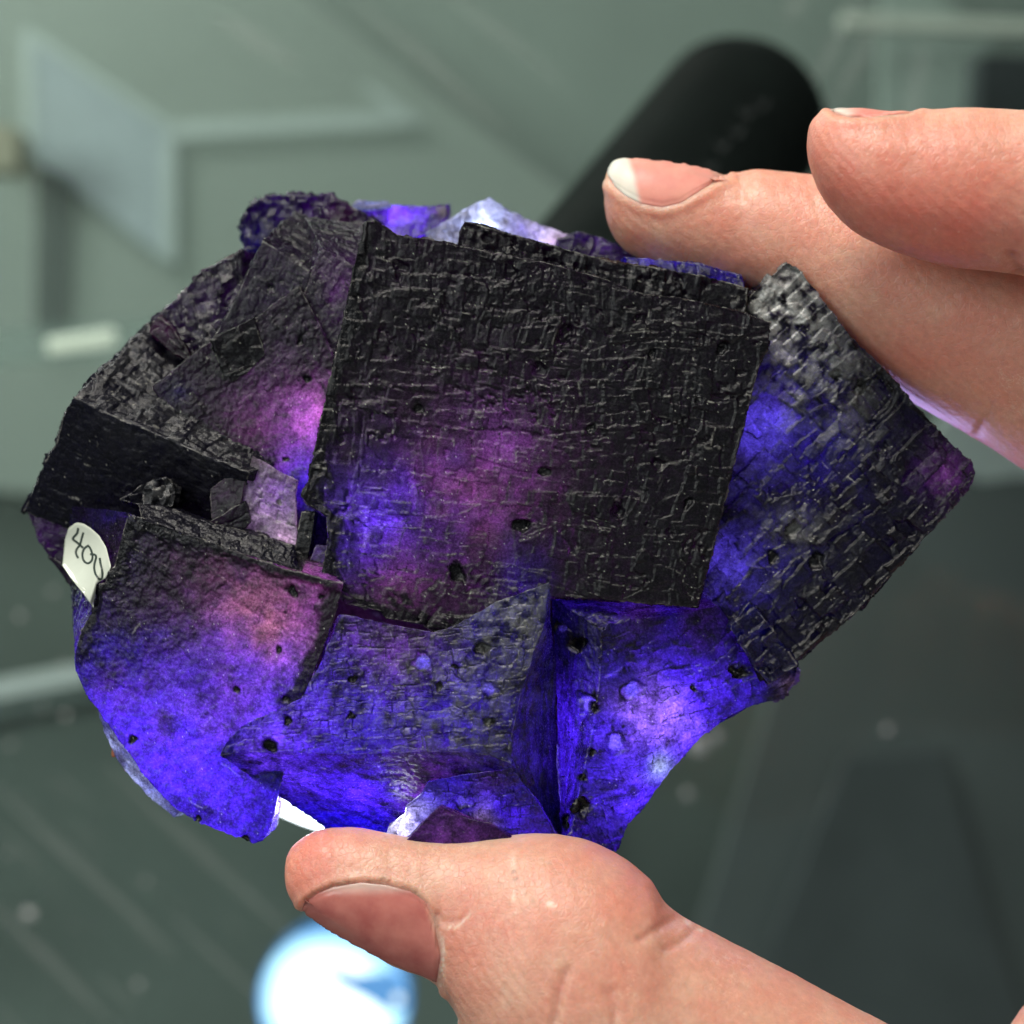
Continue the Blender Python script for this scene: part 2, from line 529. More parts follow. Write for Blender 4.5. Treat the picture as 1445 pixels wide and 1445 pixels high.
lathe('lens', tail, head, [(LEN * 0.9905, 0.0207), (LEN * 0.998, 0.0205)], emit_mat('torch_led', (0.86, 0.95, 1.0), 6.0), tor)
xx = ax.normalized().orthogonal()
view = (Vector((0, 0, Z0 + D)) - tail).normalized()
axn = ax.normalized()
up = (view - axn * view.dot(axn)).normalized()
sd = axn.cross(up)
mv, mf = [], []
for i, (s, q) in enumerate([(0.022, -0.1), (0.028, -0.02), (0.035, -0.06), (0.042, -0.02), (0.05, -0.05)]):
    for (o1, o2, l1, l2) in ((0, 0, 0.0018, 0.0004), (0.0009, 0.0007, 0.0004, 0.0011)):
        b = len(mv)
        for (da, db) in ((-l1, -l2), (l1, -l2), (l1, l2), (-l1, l2)):
            th = q + (o2 + db) / RB
            mv.append(tail + axn * (s + o1 + da) + (up * math.cos(th) + sd * math.sin(th)) * (RB + 0.0002))
        mf.append((b, b + 1, b + 2, b + 3))
add_mesh('engraving', mv, mf, plain('engraved_grey', (0.022, 0.026, 0.026), 0.6, spec=0.1), tor)
# its beam
sp = bpy.data.lights.new('torch_beam', 'SPOT')
sp.energy = 0.20; sp.spot_size = R(110); sp.spot_blend = 0.6; sp.shadow_soft_size = 0.012; sp.color = (0.80, 0.86, 1.0)
so = bpy.data.objects.new('torch_beam', sp); C.objects.link(so)
so.location = head + axn * 0.0015
so.rotation_euler = axn.to_track_quat('-Z', 'Y').to_euler()

# added violet point lamps standing in for light scattered by the stone
sl = bpy.data.lights.new('violet_fill', 'POINT')
sl.energy = 0.038; sl.color = (0.52, 0.42, 1.0); sl.shadow_soft_size = 0.012
slo = bpy.data.objects.new('violet_fill', sl); C.objects.link(slo)
slo.location = M(U(1195, 720, -320))

sl2 = bpy.data.lights.new('violet_fill', 'POINT')
sl2.energy = 0.03; sl2.color = (0.50, 0.40, 1.0); sl2.shadow_soft_size = 0.006
slo2 = bpy.data.objects.new('violet_fill', sl2); C.objects.link(slo2)
slo2.location = M(U(500, 1120, -190))

# glowing disc added below the thumb for the torch's reflection in the glass
t2 = empty('torch', on_plane(470, 1405, -0.02))  # stands in for the torch's reflection, not a second torch
tag(t2, 'glowing white disc below the thumb made for the torch reflection in the glass', 'torch')
c2 = Vector(on_plane(470, 1415, -0.012)); k2 = (Z0 + D + 0.012) / D * S
up2 = Vector((0.0, 0.0, 1.0))
lt_ = NT('reflected_lens_glow')
pos = lt_.n('ShaderNodeNewGeometry').outputs['Position']
vd = lt_.n('ShaderNodeVectorMath', operation='DISTANCE')
lt_.l(pos, vd.inputs[0]); vd.inputs[1].default_value = c2
wob_ = lt_.noise(60, 3, 0.6, pos)
dd_ = lt_.math('ADD', lt_.math('DIVIDE', vd.outputs['Value'], 106 * k2), lt_.math('MULTIPLY', lt_.math('SUBTRACT', wob_.outputs[0], 0.5), 0.45))
rp_ = lt_.ramp(dd_, [(0.0, (1.5, 1.55, 1.5)), (0.62, (1.15, 1.3, 1.35)), (0.82, (0.62, 1.0, 1.15)), (1.0, (0.18, 0.42, 0.85))])
em_ = lt_.n('ShaderNodeEmission'); lt_.l(rp_.outputs[0], em_.inputs[0]); em_.inputs[1].default_value = 1.7
lt_.l(em_.outputs[0], lt_.out.inputs[0])
lathe('lens', c2, c2 + up2, [(-0.002, 106 * k2), (0.0, 104 * k2)], lt_.m, t2)
lathe('halo_ring', c2, c2 + up2, [(-0.03, 70 * k2), (-0.012, 109 * k2), (-0.0022, 110 * k2)], emit_mat('blue_halo_ring', (0.10, 0.30, 0.62), 0.6), t2)  # glowing ring added for the blue fringe of the reflection
def blob(name, pts, zup, mat, parent):
    q = [(c2.x + (x - 470) * k2, c2.y - (y - 1415) * k2) for x, y in pts]
    return bevel(prism(name, q, c2.z + zup, c2.z + zup + 0.0012, mat, parent), 0.0005, 2)
BLU = emit_mat('blue_patch_glow', (0.16, 0.42, 0.90), 1.0)  # emissive patches for the blue parts of the reflection
blob('blue_glow_patch', [(455, 1362), (500, 1376), (540, 1372), (565, 1385), (578, 1405), (580, 1425), (545, 1424), (520, 1408), (480, 1388)], 0.0003, BLU, t2)
blob('blue_glow_patch', [(540, 1362), (565, 1378), (574, 1392), (552, 1384)], 0.0016, BLU, t2)
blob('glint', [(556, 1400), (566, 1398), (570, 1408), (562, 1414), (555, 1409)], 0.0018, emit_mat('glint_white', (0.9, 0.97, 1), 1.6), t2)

# ------------------------------------------------------------------ the fluorite specimen
def resample(pl, n):
    """polyline (k,3) -> n+1 points evenly along its length"""
    pl = np.asarray(pl, float)
    d = np.r_[0, np.cumsum(np.linalg.norm(np.diff(pl, axis=0), axis=1))]
    tt = np.linspace(0, d[-1], n + 1)
    return np.stack([np.interp(tt, d, pl[:, i]) for i in range(3)], 1)

def side(pts, z0, z1):
    """pixel polyline with height running from z0 to z1 -> grid coordinates"""
    p = np.asarray([q[:2] for q in pts], float)
    d = np.r_[0, np.cumsum(np.linalg.norm(np.diff(p, axis=0), axis=1))] / max(1e-6, np.linalg.norm(np.diff(p, axis=0), axis=1).sum())
    return U(p[:, 0], p[:, 1], z0 + (z1 - z0) * d)

def coons(T, Rr, B, L):
    """T left->right, Rr top->bottom, B left->right, L top->bottom (all n points)"""
    nu = len(T) - 1; nv = len(L) - 1
    u = np.linspace(0, 1, nu + 1)[None, :, None]; v = np.linspace(0, 1, nv + 1)[:, None, None]
    T_, B_ = T[None], B[None]; L_, R_ = L[:, None], Rr[:, None]
    return ((1 - v) * T_ + v * B_ + (1 - u) * L_ + u * R_
            - ((1 - u) * (1 - v) * T[0] + u * (1 - v) * T[-1] + (1 - u) * v * B[0] + u * v * B[-1]))

def gnormals(G):
    du = np.gradient(G, axis=1); dv = np.gradient(G, axis=0)
    n = np.cross(dv, du)
    return n / np.maximum(1e-9, np.linalg.norm(n, axis=-1, keepdims=True))

def tiles(u, v, cw, ch, seed, amp, tilt=0.7, warp=3.0, crack_p=0.35, glint_p=0.4, crack_w=1.3, glint_w=1.5):
    wu = u + warp * (fbm(u / 16, v / 16, seed + 1) - .5) * 2 + warp * 2.2 * (vn(u / 55, v / 55, seed + 2) - .5) * 2
    wv = v + warp * (fbm(u / 16, v / 16, seed + 3) - .5) * 2 + warp * 2.2 * (vn(u / 70, v / 50, seed + 4) - .5) * 2
    # larger growth blocks, each with a grid of its own
    sr = np.floor(wv / (ch * 3.3) + 0.6 * vn(wu / 130, wv / 40, seed + 15)); sc_ = np.floor(wu / (cw * 3.1) + _h(sr, 4, seed + 16) * 5 + 0.5 * vn(wv / 40, wu / 90, seed + 19))
    k1 = _h(sr, sc_, seed + 17); k2 = _h(sr, sc_, seed + 18)
    wu = (wu + 97 * k1) * (0.72 + 0.6 * k2); wv = (wv + 61 * k2) * (0.75 + 0.55 * k1)
    r = wv / ch; r = r + 0.22 * np.sin(r * 2.1 + seed); row = np.floor(r)
    cwid = cw * (0.6 + 0.8 * _h(row, 9, seed))
    c = wu / cwid + _h(row, 3, seed) * 7; col = np.floor(c)
    hh = _h(row, col, seed + 5)
    fu = c - col; fv = r - row
    tx = _h(row, col, seed + 6) - .5; ty = _h(row, col, seed + 7) - .35
    h = amp * ((hh ** 1.5 - .4) * 1.1 + 0.7 * (k1 - .5) + tilt * ((fu - .5) * tx * 2 + (.5 - fv) * ty * 2))
    du0 = fu * cwid; du1 = (1 - fu) * cwid; dv0 = fv * ch; dv1 = (1 - fv) * ch
    h1 = _h(row, col, seed + 8); h2 = _h(row, col, seed + 9); h3 = _h(row, col, seed + 10)
    seg = vn(u / 9, v / 9, seed + 12) > 0.32
    crack = np.maximum(sm(crack_w, 0.2, dv0) * (h1 < crack_p), sm(crack_w, 0.2, du0) * (h2 < crack_p * 0.7)) * seg
    wear = np.maximum(sm(glint_w, 0.3, np.abs(dv0 - 1.8)) * (h3 < glint_p), sm(glint_w, 0.3, np.abs(du1 - 1.8)) * (h1 > 1 - glint_p * 0.5)) * seg * sm(.40, .62, fbm(u / 7, v / 7, seed + 13)) * sm(.35, .7, fbm(u / 48, v / 48, seed + 14))  # pale lines painted along block edges for glints
    return h, crack, wear

STYLES = {}
def relief(style, u, v, seed):
    patch = sm(.40, .62, fbm(u / 60, v / 60, seed + 70))
    if style == 'block':        # dark skin of square growth blocks
        a_ = 0.10 * (fbm(u / 150, v / 150, seed + 97) - .5)
        u, v = u + v * a_ + 3 * (vn(u / 40, v / 34, seed + 98) - .5), v - u * a_ + 6 * (vn(u / 60, v / 90, seed + 99) - .5)
        h1, c1, w1 = tiles(u, v, 25, 25, seed, 6.0, 0.32, 1.9, 0.30, 0.18)
        h3, c3, w3 = tiles(u + 31, v + 17, 62, 47, seed + 150, 7.5, 0.25, 2.6, 0.15, 0.25)
        big = sm(.45, .55, fbm(u / 55, v / 55, seed + 151))
        h1 = h1 * (1 - .55 * big) + h3 * (.35 + .4 * big); w1 = np.maximum(w1 * (1 - .7 * big), w3)
        h1 = h1 - 6 * sm(.70, .76, fbm(u / 19, v / 15, seed + 152))
        h2, c2, w2 = tiles(u + 7, v + 3, 15, 12, seed + 50, 3.2, 0.8, 2.5, 0.12, 0.16)
        h2 = h2 * (0.12 + 0.45 * patch); w2 = w2 * patch
        return h1 + h2 + 1.3 * (fbm(u / 6, v / 6, seed + 92) - .5) + 3 * (fbm(u / 60, v / 60, seed + 96) - .5), np.maximum(c1, c2 * .5), np.maximum(w1 * .6, w2 * .35)
    if style == 'shingle':      # scaly, overlapping
        h1, c1, w1 = tiles(u, v, 26, 22, seed, 8.0, 1.0, 2.6, 0.45, 0.08)
        h2, c2, w2 = tiles(u + 5, v + 2, 12, 10, seed + 50, 3.4, 1.2, 2.5, 0.12, 0.10)
        return h1 + h2 * (0.15 + 0.5 * patch) + 1.8 * (fbm(u / 6, v / 6, seed + 92) - .5) + 5 * (fbm(u / 40, v / 40, seed + 96) - .5), np.maximum(c1, c2 * .5), np.maximum(w1 * .6, w2 * .5)
    if style == 'crack':        # smooth, finely cracked
        h1, c1, w1 = tiles(u, v, 30, 19, seed, 1.6, 0.6, 5.0, 0.85, 0.05, 2.7)
        h2, c2, w2 = tiles(u + 5, v + 2, 13, 11, seed + 50, 0.7, 0.8, 3.5, 0.5, 0.03, 2.2)
        msk = sm(.42, .58, fbm(u / 40, v / 40, seed + 93))
        ck = np.maximum(c1 * (.55 + .45 * msk), c2 * .85 * msk)
        return h1 + h2 - 1.8 * ck + 2.4 * (fbm(u / 8, v / 8, seed + 92) - .5), ck, np.maximum(w1, w2) * .5
    if style == 'frost_sheen':        # glowing etched face
        h1, c1, w1 = tiles(u, v, 36, 24, seed, 1.2, 0.5, 4.0, 0.07, 0.12)
        return h1 + 2.6 * (fbm(u / 8, v / 8, seed + 92) - .5) + 1.6 * (fbm(u / 3.5, v / 3.5, seed + 95) - .5), c1 * .5, w1 * .5
    # rough, broken
    r1 = fbm(u / 34, v / 30, seed + 92, 3)
    h2, c2, w2 = tiles(u, v, 22, 18, seed, 6.5, 1.0, 5.0, 0.3, 0.12)
    return 13 * (r1 - .5) + h2 + 2 * (fbm(u / 6, v / 6, seed + 94) - .5), c2 * .8, w2 * .6

BLUE = np.array((0.085, 0.018, 0.95)); VIOLET = np.array((0.17, 0.045, 0.92)); MAGENTA = np.array((0.40, 0.085, 0.36))
ROSE = np.array((0.62, 0.19, 0.24)); DEEP = np.array((0.05, 0.015, 0.55)); PLUM = np.array((0.16, 0.03, 0.20))
PALEV = np.array((0.62, 0.45, 0.85)); ICE = np.array((0.55, 0.62, 1.0)); LILAC = np.array((0.66, 0.42, 0.66))

spec = empty('fluorite_specimen', (0, 0, Z0))
tag(spec, 'dark purple cluster of cubic fluorite crystals glowing violet from lamps added inside', 'mineral specimen')
SEED = [10]
GAIN = 3.4

def crystal(name, top, right, bottom, left, z, back, style='block', sstyle=None, dye=BLUE, zones=(), pits=(), mat=None,
            step=2.0, dens=None, dense=(), label=None, amp=1.0, sstep=None, ragged=1.6, frost_sheen=(), rim_skin={}, mottle=0.6):
    """One crystal: a front face bounded by four traced edges, walls running back to the four corners
    in back (or shifted by a vector) and a closed rear. z: heights of TL, TR, BR, BL."""
    SEED[0] += 137
    seed = SEED[0]
    sstyle = sstyle or style
    mat = mat or F_DARK
    zTL, zTR, zBR, zBL = z
    # right: top->bottom, bottom: right->left, left: bottom->top as traced (clockwise)
    if not right: right = [top[-1], bottom[0]]
    if not left: left = [bottom[-1], top[0]]
    T = side(top, zTL, zTR); Rr = side(right, zTR, zBR); B = side(bottom[::-1], zBL, zBR); L = side(left[::-1], zTL, zBL)
    ln = lambda a: np.linalg.norm(np.diff(a, axis=0), axis=1).sum()
    nu = int(max(6, max(ln(T), ln(B)) / step)); nv = int(max(6, max(ln(L), ln(Rr)) / step))
    T = resample(T, nu); B = resample(B, nu); L = resample(L, nv); Rr = resample(Rr, nv)
    rng = np.random.RandomState(seed)
    G = coons(T, Rr, B, L)
    H, W = G.shape[:2]
    lu = (ln(T) + ln(B)) / 2; lv = (ln(L) + ln(Rr)) / 2
    gu = np.linalg.norm(np.diff(G, axis=1), axis=2); gv = np.linalg.norm(np.diff(G, axis=0), axis=2)
    uu = np.concatenate([np.zeros((H, 1)), np.cumsum(gu, 1)], 1); vv = np.concatenate([np.zeros((1, W)), np.cumsum(gv, 0)], 0)
    ul = uu[:, -1:]; vl = vv[-1:, :]
    N = gnormals(G)
    if N[H // 2, W // 2, 2] < 0: N = -N
    # loop of the front boundary, clockwise seen from the lens
    idx = np.arange(H * W).reshape(H, W)
    loop = np.r_[idx[0, :-1], idx[:-1, -1], idx[-1, :0:-1], idx[:0:-1, 0]]
    V0 = G.reshape(-1, 3)
    F0 = V0[loop]
    nl = len(loop)
    # back loop
    fc = np.array([G[0, 0], G[0, -1], G[-1, -1], G[-1, 0]])
    if isinstance(back, tuple) and not hasattr(back[0], '__len__'):
        bc = fc + np.array((back[0], -back[1], back[2]))
    else:
        bc = np.array([U(*b) for b in back])
    cnt = [W - 1, H - 1, W - 1, H - 1]
    BL_ = []
    k = 0
    for s in range(4):
        a, b = fc[s], fc[(s + 1) % 4]; a2, b2 = bc[s], bc[(s + 1) % 4]
        tt = np.linspace(0, 1, cnt[s], endpoint=False)[:, None]
        dev = F0[k:k + cnt[s]] - (a + (b - a) * tt)
        BL_.append(a2 + (b2 - a2) * tt + dev * 0.8)
        k += cnt[s]
    BLp = np.concatenate(BL_)
    dep = np.linalg.norm(bc - fc, axis=1).max()
    nd = int(max(4, dep / (sstep or step * 1.6)))
    tt = np.linspace(0, 1, nd + 1)[1:, None, None]
    SG = F0[None] + (BLp - F0)[None] * tt                      # nd, nl, 3
    # side normals
    full = np.concatenate([F0[None], SG], 0)
    dl = (np.roll(full, -1, 1) - np.roll(full, 1, 1)); dd = np.gradient(full, axis=0)
    SN = np.cross(dd, dl)
    SN /= np.maximum(1e-9, np.linalg.norm(SN, axis=-1, keepdims=True))
    cen = full.mean((0, 1))
    if ((full - cen) * SN).sum(-1).mean() < 0: SN = -SN
    # relief
    eu = (G[:, -1] - G[:, 0]).mean(0); eu /= np.linalg.norm(eu)
    ev = (G[-1] - G[0]).mean(0); ev -= eu * (ev @ eu); ev /= np.linalg.norm(ev)
    pu = (G - G[0, 0]) @ eu; pv = (G - G[0, 0]) @ ev
    hF, cF, wF = relief(style, pu, pv, seed)
    arc = np.r_[0, np.cumsum(np.linalg.norm(np.diff(F0, axis=0), axis=1))]
    dpt = np.linspace(0, dep, nd + 1)
    su, sv = np.meshgrid(arc, dpt)
    hS, cS, wS = relief(sstyle, su + 500, sv + 300, seed + 7)
    hF = (hF - np.median(hF)) * amp; hS = (hS - np.median(hS)) * amp
    edge = np.minimum(np.minimum(uu, ul - uu), np.minimum(vv, vl - vv))
    hF = hF * (0.35 + 0.65 * sm(0, 6, edge))
    # inclusions and pits, found on the front and on the walls alike
    px, py = unU(G)
    spx, spy = unU(full)
    def mott(h, u, v):
        q = np.clip((h - h.mean()) / (2.2 * h.std() + 1e-6), -1, 1)
        return np.clip(0.30 + 0.26 * q + mottle * 1.5 * (fbm(u / 17, v / 17, seed + 61, 4) - .42), 0, 0.9)
    oF = np.maximum(cF * 0.95, mott(hF, pu, pv)); oS = np.maximum(cS * 0.95, mott(hS, su, sv))
    wb = 1 + 0.9 * (fbm(uu / 20, vv / 20, seed + 62) - .5) * 2
    for k_, e_, o_ in (('l', uu, vv / vl), ('r', ul - uu, vv / vl), ('t', vv, uu / ul), ('b', vl - vv, uu / ul)):
        if k_ in rim_skin:
            rw, r0, r1 = rim_skin[k_]
            on = sm(r0 - .06, r0 + .06, o_) * sm(r1 + .06, r1 - .06, o_)
            oF = np.maximum(oF, 0.96 * sm(1.15, 0.5, e_ * wb / rw) * on)
            hF = hF + 2.0 * sm(1.15, 0.7, e_ * wb / rw) * on
    for (qx, qy, r, kind) in pits:
        for (ax_, ay_, hh, oo, isF) in ((px, py, hF, oF, 1), (spx, spy, hS, oS, 0)):
            rag = 1 + 0.42 * (vn(ax_ / 8, ay_ / 8, seed + 3) - .5) * 2
            ang = np.arctan2(ay_ - qy, ax_ - qx)
            rag = rag * (1 + 0.16 * np.cos(2 * ang + qx) + 0.10 * np.cos(3 * ang + qy))
            d = np.hypot(ax_ - qx, (ay_ - qy)) / (r * rag)
            if kind == 'dark':
                hh -= 0.55 * r * sm(1.0, 0.45, d)
                np.maximum(oo, sm(1.25, 0.6, d), out=oo)
            elif kind == 'light':
                hh -= 0.35 * r * sm(1.0, 0.7, d)
                np.maximum(oo, 0.95 * sm(1.45, 1.05, d) * sm(0.6, 0.95, d) * np.clip(0.55 + 0.6 * np.cos(ang - 2.2 - qx), 0, 1), out=oo)
                oo *= 1 - sm(0.8, 0.5, d)
            else:
                hh -= 0.5 * r * sm(1.0, 0.5, d)
                np.maximum(oo, 0.4 * sm(1.2, 0.6, d), out=oo)
    Gd = G + N * hF[..., None]
    fade = sm(0, 8, sv)
    ft = np.array([(sv[:, 0] > 0)]).T
    Sd = full + SN * (hS * (0.15 + 0.85 * sm(0, 10, sv)))[..., None]
    # ragged rim: rim points move along the wall normal
    jag = (np.floor(vn(arc / 11, 0 * arc, seed + 5) * 4) / 4 - .5) * 2 + 1.2 * (vn(arc / 4, 0 * arc + 3, seed + 6) - .5)
    rim = V0[loop] + N.reshape(-1, 3)[loop] * hF.reshape(-1)[loop][:, None] * 0.6 + SN[0] * (jag * ragged)[:, None]
    V = Gd.reshape(-1, 3).copy()
    V[loop] = rim
    Vs = Sd[1:].reshape(-1, 3)
    cback = Sd[-1].mean(0)
    verts = np.concatenate([V, Vs, cback[None]])
    f = [np.stack([idx[:-1, :-1], idx[1:, :-1], idx[1:, 1:], idx[:-1, 1:]], -1).reshape(-1, 4)]
    sidx = np.concatenate([loop[None], np.arange(nd * nl).reshape(nd, nl) + H * W], 0)
    nx = np.roll(sidx, -1, 1)
    f.append(np.stack([sidx[:-1], nx[:-1], nx[1:], sidx[1:]], -1).reshape(-1, 4))
    faces = np.concatenate(f)
    me_faces = faces
    o = add_mesh(name, M(verts) , me_faces, mat, None)
    # close the rear with a fan
    bmv = len(verts) - 1
    import bmesh
    bm = bmesh.new(); bm.from_mesh(o.data); bm.verts.ensure_lookup_table()
    last = sidx[-1]
    for i in range(nl):
        try: bm.faces.new((bm.verts[int(last[(i + 1) % nl])], bm.verts[int(last[i])], bm.verts[bmv]))
        except ValueError: pass
    bm.to_mesh(o.data); bm.free()
    # colour zones: every zone is a ball of differently coloured growth inside the crystal
    opx = np.r_[px.ravel(), spx[1:].ravel(), spx[-1].mean()]
    opy = np.r_[py.ravel(), spy[1:].ravel(), spy[-1].mean()]
    wob = 1 + 0.55 * (fbm(opx / 38, opy / 38, seed + 21) - .5) * 2
    col = np.tile(np.asarray(dye, float), (len(verts), 1))
    for (qx, qy, r, c) in zones:
        k_ = np.exp(-((np.hypot(opx - qx, opy - qy) / (r * wob)) ** 2))[:, None]
        col = col * (1 - k_) + np.asarray(c) * k_
    fz = np.zeros(len(verts))
    for (qx, qy, r, a_) in frost_sheen:
        fz = np.maximum(fz, a_ * np.exp(-(np.hypot(opx - qx, opy - qy) / r) ** 2) * sm(.3, .6, fbm(opx / 14, opy / 14, seed + 41)))
    for (qx, qy, r, kind) in pits:
        if kind == 'light':
            k_ = sm(0.85, 0.5, np.hypot(opx - qx, opy - qy) / r)[:, None]
            col = col * (1 - k_) + (VIOLET * .5 + BLUE * .5 + ICE * .12) * k_
    op = np.r_[oF.ravel(), oS[1:].ravel(), 0]
    wr = np.r_[wF.ravel(), wS[1:].ravel(), 0]
    wr = np.maximum(wr, (np.random.RandomState(seed).rand(len(wr)) < 0.0016) * 0.9)  # random pale specks painted as sparkle
    rim_glint = (vn(arc / 14, 0 * arc, seed + 8) > 0.45) * 0.55 * vn(arc / 4, 0 * arc, seed + 9)
    wr[loop] = np.maximum(wr[loop], rim_glint)
    if dens is not None:
        op = 1 - (1 - op) * dens
    me = o.data
    cattr(me, 'dye', col); fattr(me, 'opaque', np.clip(op, 0, 1)); fattr(me, 'frost_sheen', np.clip(fz, 0, 1)); fattr(me, 'wear', np.clip(wr, 0, 1))  # 'wear' holds the painted glints
    me.materials.clear(); me.materials.append(mat)
    if label: o['label'] = label
    o.parent = spec
    o.matrix_parent_inverse = Matrix.Translation((0, 0, -Z0))
    return o

def glow(px, py, z, mw, col=(0.86, 0.90, 1.0), r=14):
    """lamp added inside a crystal, standing in for scattered torch light"""
    l = bpy.data.lights.new('added_crystal_lamp', 'POINT')
    l.energy = mw * 0.001 * GAIN
    l.color = col
    l.shadow_soft_size = r * S
    o = bpy.data.objects.new('added_crystal_lamp', l)
    C.objects.link(o)
    o.location = M(U(px, py, z))
    o.parent = spec
    o.matrix_parent_inverse = Matrix.Translation((0, 0, -Z0))

dk = lambda *a: [(x, y, r, 'dark') for x, y, r in a]
lt = lambda *a: [(x, y, r, 'light') for x, y, r in a]
hl = lambda *a: [(x, y, r, 'hole') for x, y, r in a]

# --- the big square crystal in the middle
crystal('crystal',
        [(515, 312), (530, 310), (560, 330), (610, 338), (650, 347), (760, 367), (850, 392), (905, 414), (960, 420), (1040, 438), (1087, 455)],
        [(1087, 455), (1084, 490), (1070, 520), (1035, 660), (1010, 760), (985, 858)],
        [(985, 858), (930, 853), (880, 848), (830, 845), (778, 842), (700, 885), (655, 905), (612, 893), (598, 882), (545, 874), (540, 864), (487, 853)],
        [(487, 853), (470, 838), (452, 812), (462, 765), (461, 729), (434, 713), (424, 698), (434, 680), (446, 620), (460, 560), (478, 480), (490, 420), (500, 370), (515, 312)],
        (-6, -14, 2, 22), (12, -6, -240), 'block', dye=PLUM * 0.6,
        zones=[(660, 690, 165, MAGENTA * 0.75), (700, 610, 70, MAGENTA * .8 + VIOLET * .15), (530, 730, 80, VIOLET), (505, 770, 60, VIOLET), (740, 820, 50, VIOLET * .6), (560, 850, 70, MAGENTA * .8)],
        pits=dk((591, 577, 10), (735, 740, 14), (645, 810, 15), (767, 665, 9), (832, 605, 9), (920, 500, 8), (970, 710, 9), (1020, 490, 10)) + hl((720, 382, 13), (565, 375, 12), (800, 470, 16), (760, 520, 12), (905, 450, 9), (870, 720, 12), (930, 655, 10)),
        step=1.6, ragged=2.4, amp=.62, rim_skin=dict(l=(30, 0, 1), b=(34, 0, .5)), label='largest crystal, a dark tilted square face with a magenta and violet glow low on its left')
glow(530, 745, -30, 0.24)
glow(560, 800, -40, 0.10)
glow(665, 700, -62, 0.31)
glow(720, 640, -46, 0.10)
glow(590, 670, -44, 0.07)
glow(720, 830, -30, 0.05)

# --- slab standing behind its upper edge
crystal('crystal', [(655, 312), (720, 330), (800, 352), (860, 368), (900, 374), (990, 388), (1056, 406)], [(1056, 406), (1050, 470)],
        [(1050, 470), (850, 425), (640, 375)], [(640, 375), (645, 340), (655, 312)],
        (-48, -55, -52, -45), (10, 8, -150), 'block', dye=PLUM * .5, label='dark slab along the top edge of the largest crystal')

# --- right crystal, a square standing on its corner
crystal('crystal',
        [(820, 640), (1000, 470), (1035, 437), (1075, 402), (1110, 368)],
        [(1110, 368), (1128, 380), (1150, 408), (1195, 468), (1250, 522), (1300, 580), (1340, 622), (1372, 652), (1377, 668)],
        [(1377, 668), (1368, 690), (1340, 722), (1300, 765), (1270, 800), (1210, 862), (1150, 915), (1085, 962)],
        [(1085, 962), (1062, 930), (1040, 885), (990, 830), (900, 740), (820, 640)],
        (-60, -75, -62, -50), (-40, 30, -170), 'shingle', dye=DEEP * .10 + PLUM * .10, mat=F_DARK,
        zones=[(1090, 615, 80, BLUE * .7 + .05), (1040, 810, 75, BLUE * .7 + .05), (1330, 670, 45, PLUM * 1.4 + MAGENTA * .2), (1120, 520, 50, DEEP * .5), (1150, 640, 60, DEEP * .6)],
        frost_sheen=[(1100, 440, 75, 1.0), (1150, 520, 60, .42), (1090, 540, 50, .40), (1190, 580, 50, .2), (1120, 745, 30, .25)],  # pale patches painted where the upper facets catch sheen
        pits=dk((1215, 545, 12), (1178, 530, 9), (1120, 745, 13), (1152, 790, 14), (1090, 786, 10), (1085, 905, 6)) + hl((1275, 745, 15), (1320, 700, 9), (1170, 872, 11), (1130, 850, 10), (1100, 690, 14), (1145, 655, 9), (1245, 630, 10)),
        step=1.6, ragged=2.4, amp=.72, label='right crystal, a scaly dark square on its corner with grey sheen')
glow(1072, 605, -112, 0.34)
glow(1020, 800, -98, 0.20)
glow(1150, 645, -110, 0.05)
glow(1335, 668, -90, 0.035)
glow(1095, 510, -120, 0.03)
# its low corner block
crystal('crystal', [(1030, 885), (1045, 865), (1058, 850)], [(1058, 850), (1085, 880), (1112, 920), (1125, 938)], [(1125, 938), (1085, 966)], [(1085, 966), (1062, 940), (1030, 885)],
        (-38, -42, -46, -38), (0, -6, -60), 'shingle', dye=DEEP, mat=F_GREY, step=1.8, label='small dark block at the lower corner of the right crystal')
glow(1070, 900, -62, 0.02)

# --- upper left: the magenta face
crystal('crystal', [(422, 404), (450, 455), (478, 520), (520, 600), (560, 680)], [(560, 680), (500, 760), (440, 830)],
        [(440, 830), (300, 690), (215, 545)], [(215, 545), (285, 489), (302, 478), (340, 458), (360, 449), (390, 425), (422, 404)],
        (-72, -50, -62, -85), (20, -10, -190), 'frost_sheen', dye=PLUM, mat=F_DARK,
        zones=[(440, 590, 75, MAGENTA * 1.25), (400, 660, 70, MAGENTA * .6 + VIOLET * .4), (430, 680, 40, VIOLET), (345, 610, 60, MAGENTA * .7), (250, 552, 16, VIOLET * .7)],
        pits=dk((424, 482, 6), (432, 535, 6), (402, 648, 5)), step=1.7, amp=.9, label='triangular face glowing magenta beside the left edge of the largest crystal')
glow(447, 598, -98, 0.26)
glow(420, 665, -95, 0.16)
glow(385, 590, -110, 0.10)
glow(250, 553, -98, 0.003)
# small dark steps on its left
crystal('crystal', [(296, 479), (330, 462), (358, 447)], [(358, 447), (375, 500), (345, 530)], [(345, 530), (318, 540)], [(318, 540), (296, 479)],
        (-72, -70, -73, -76), (0, 0, -80), 'rough', dye=PLUM * .5, step=1.9, amp=.4)

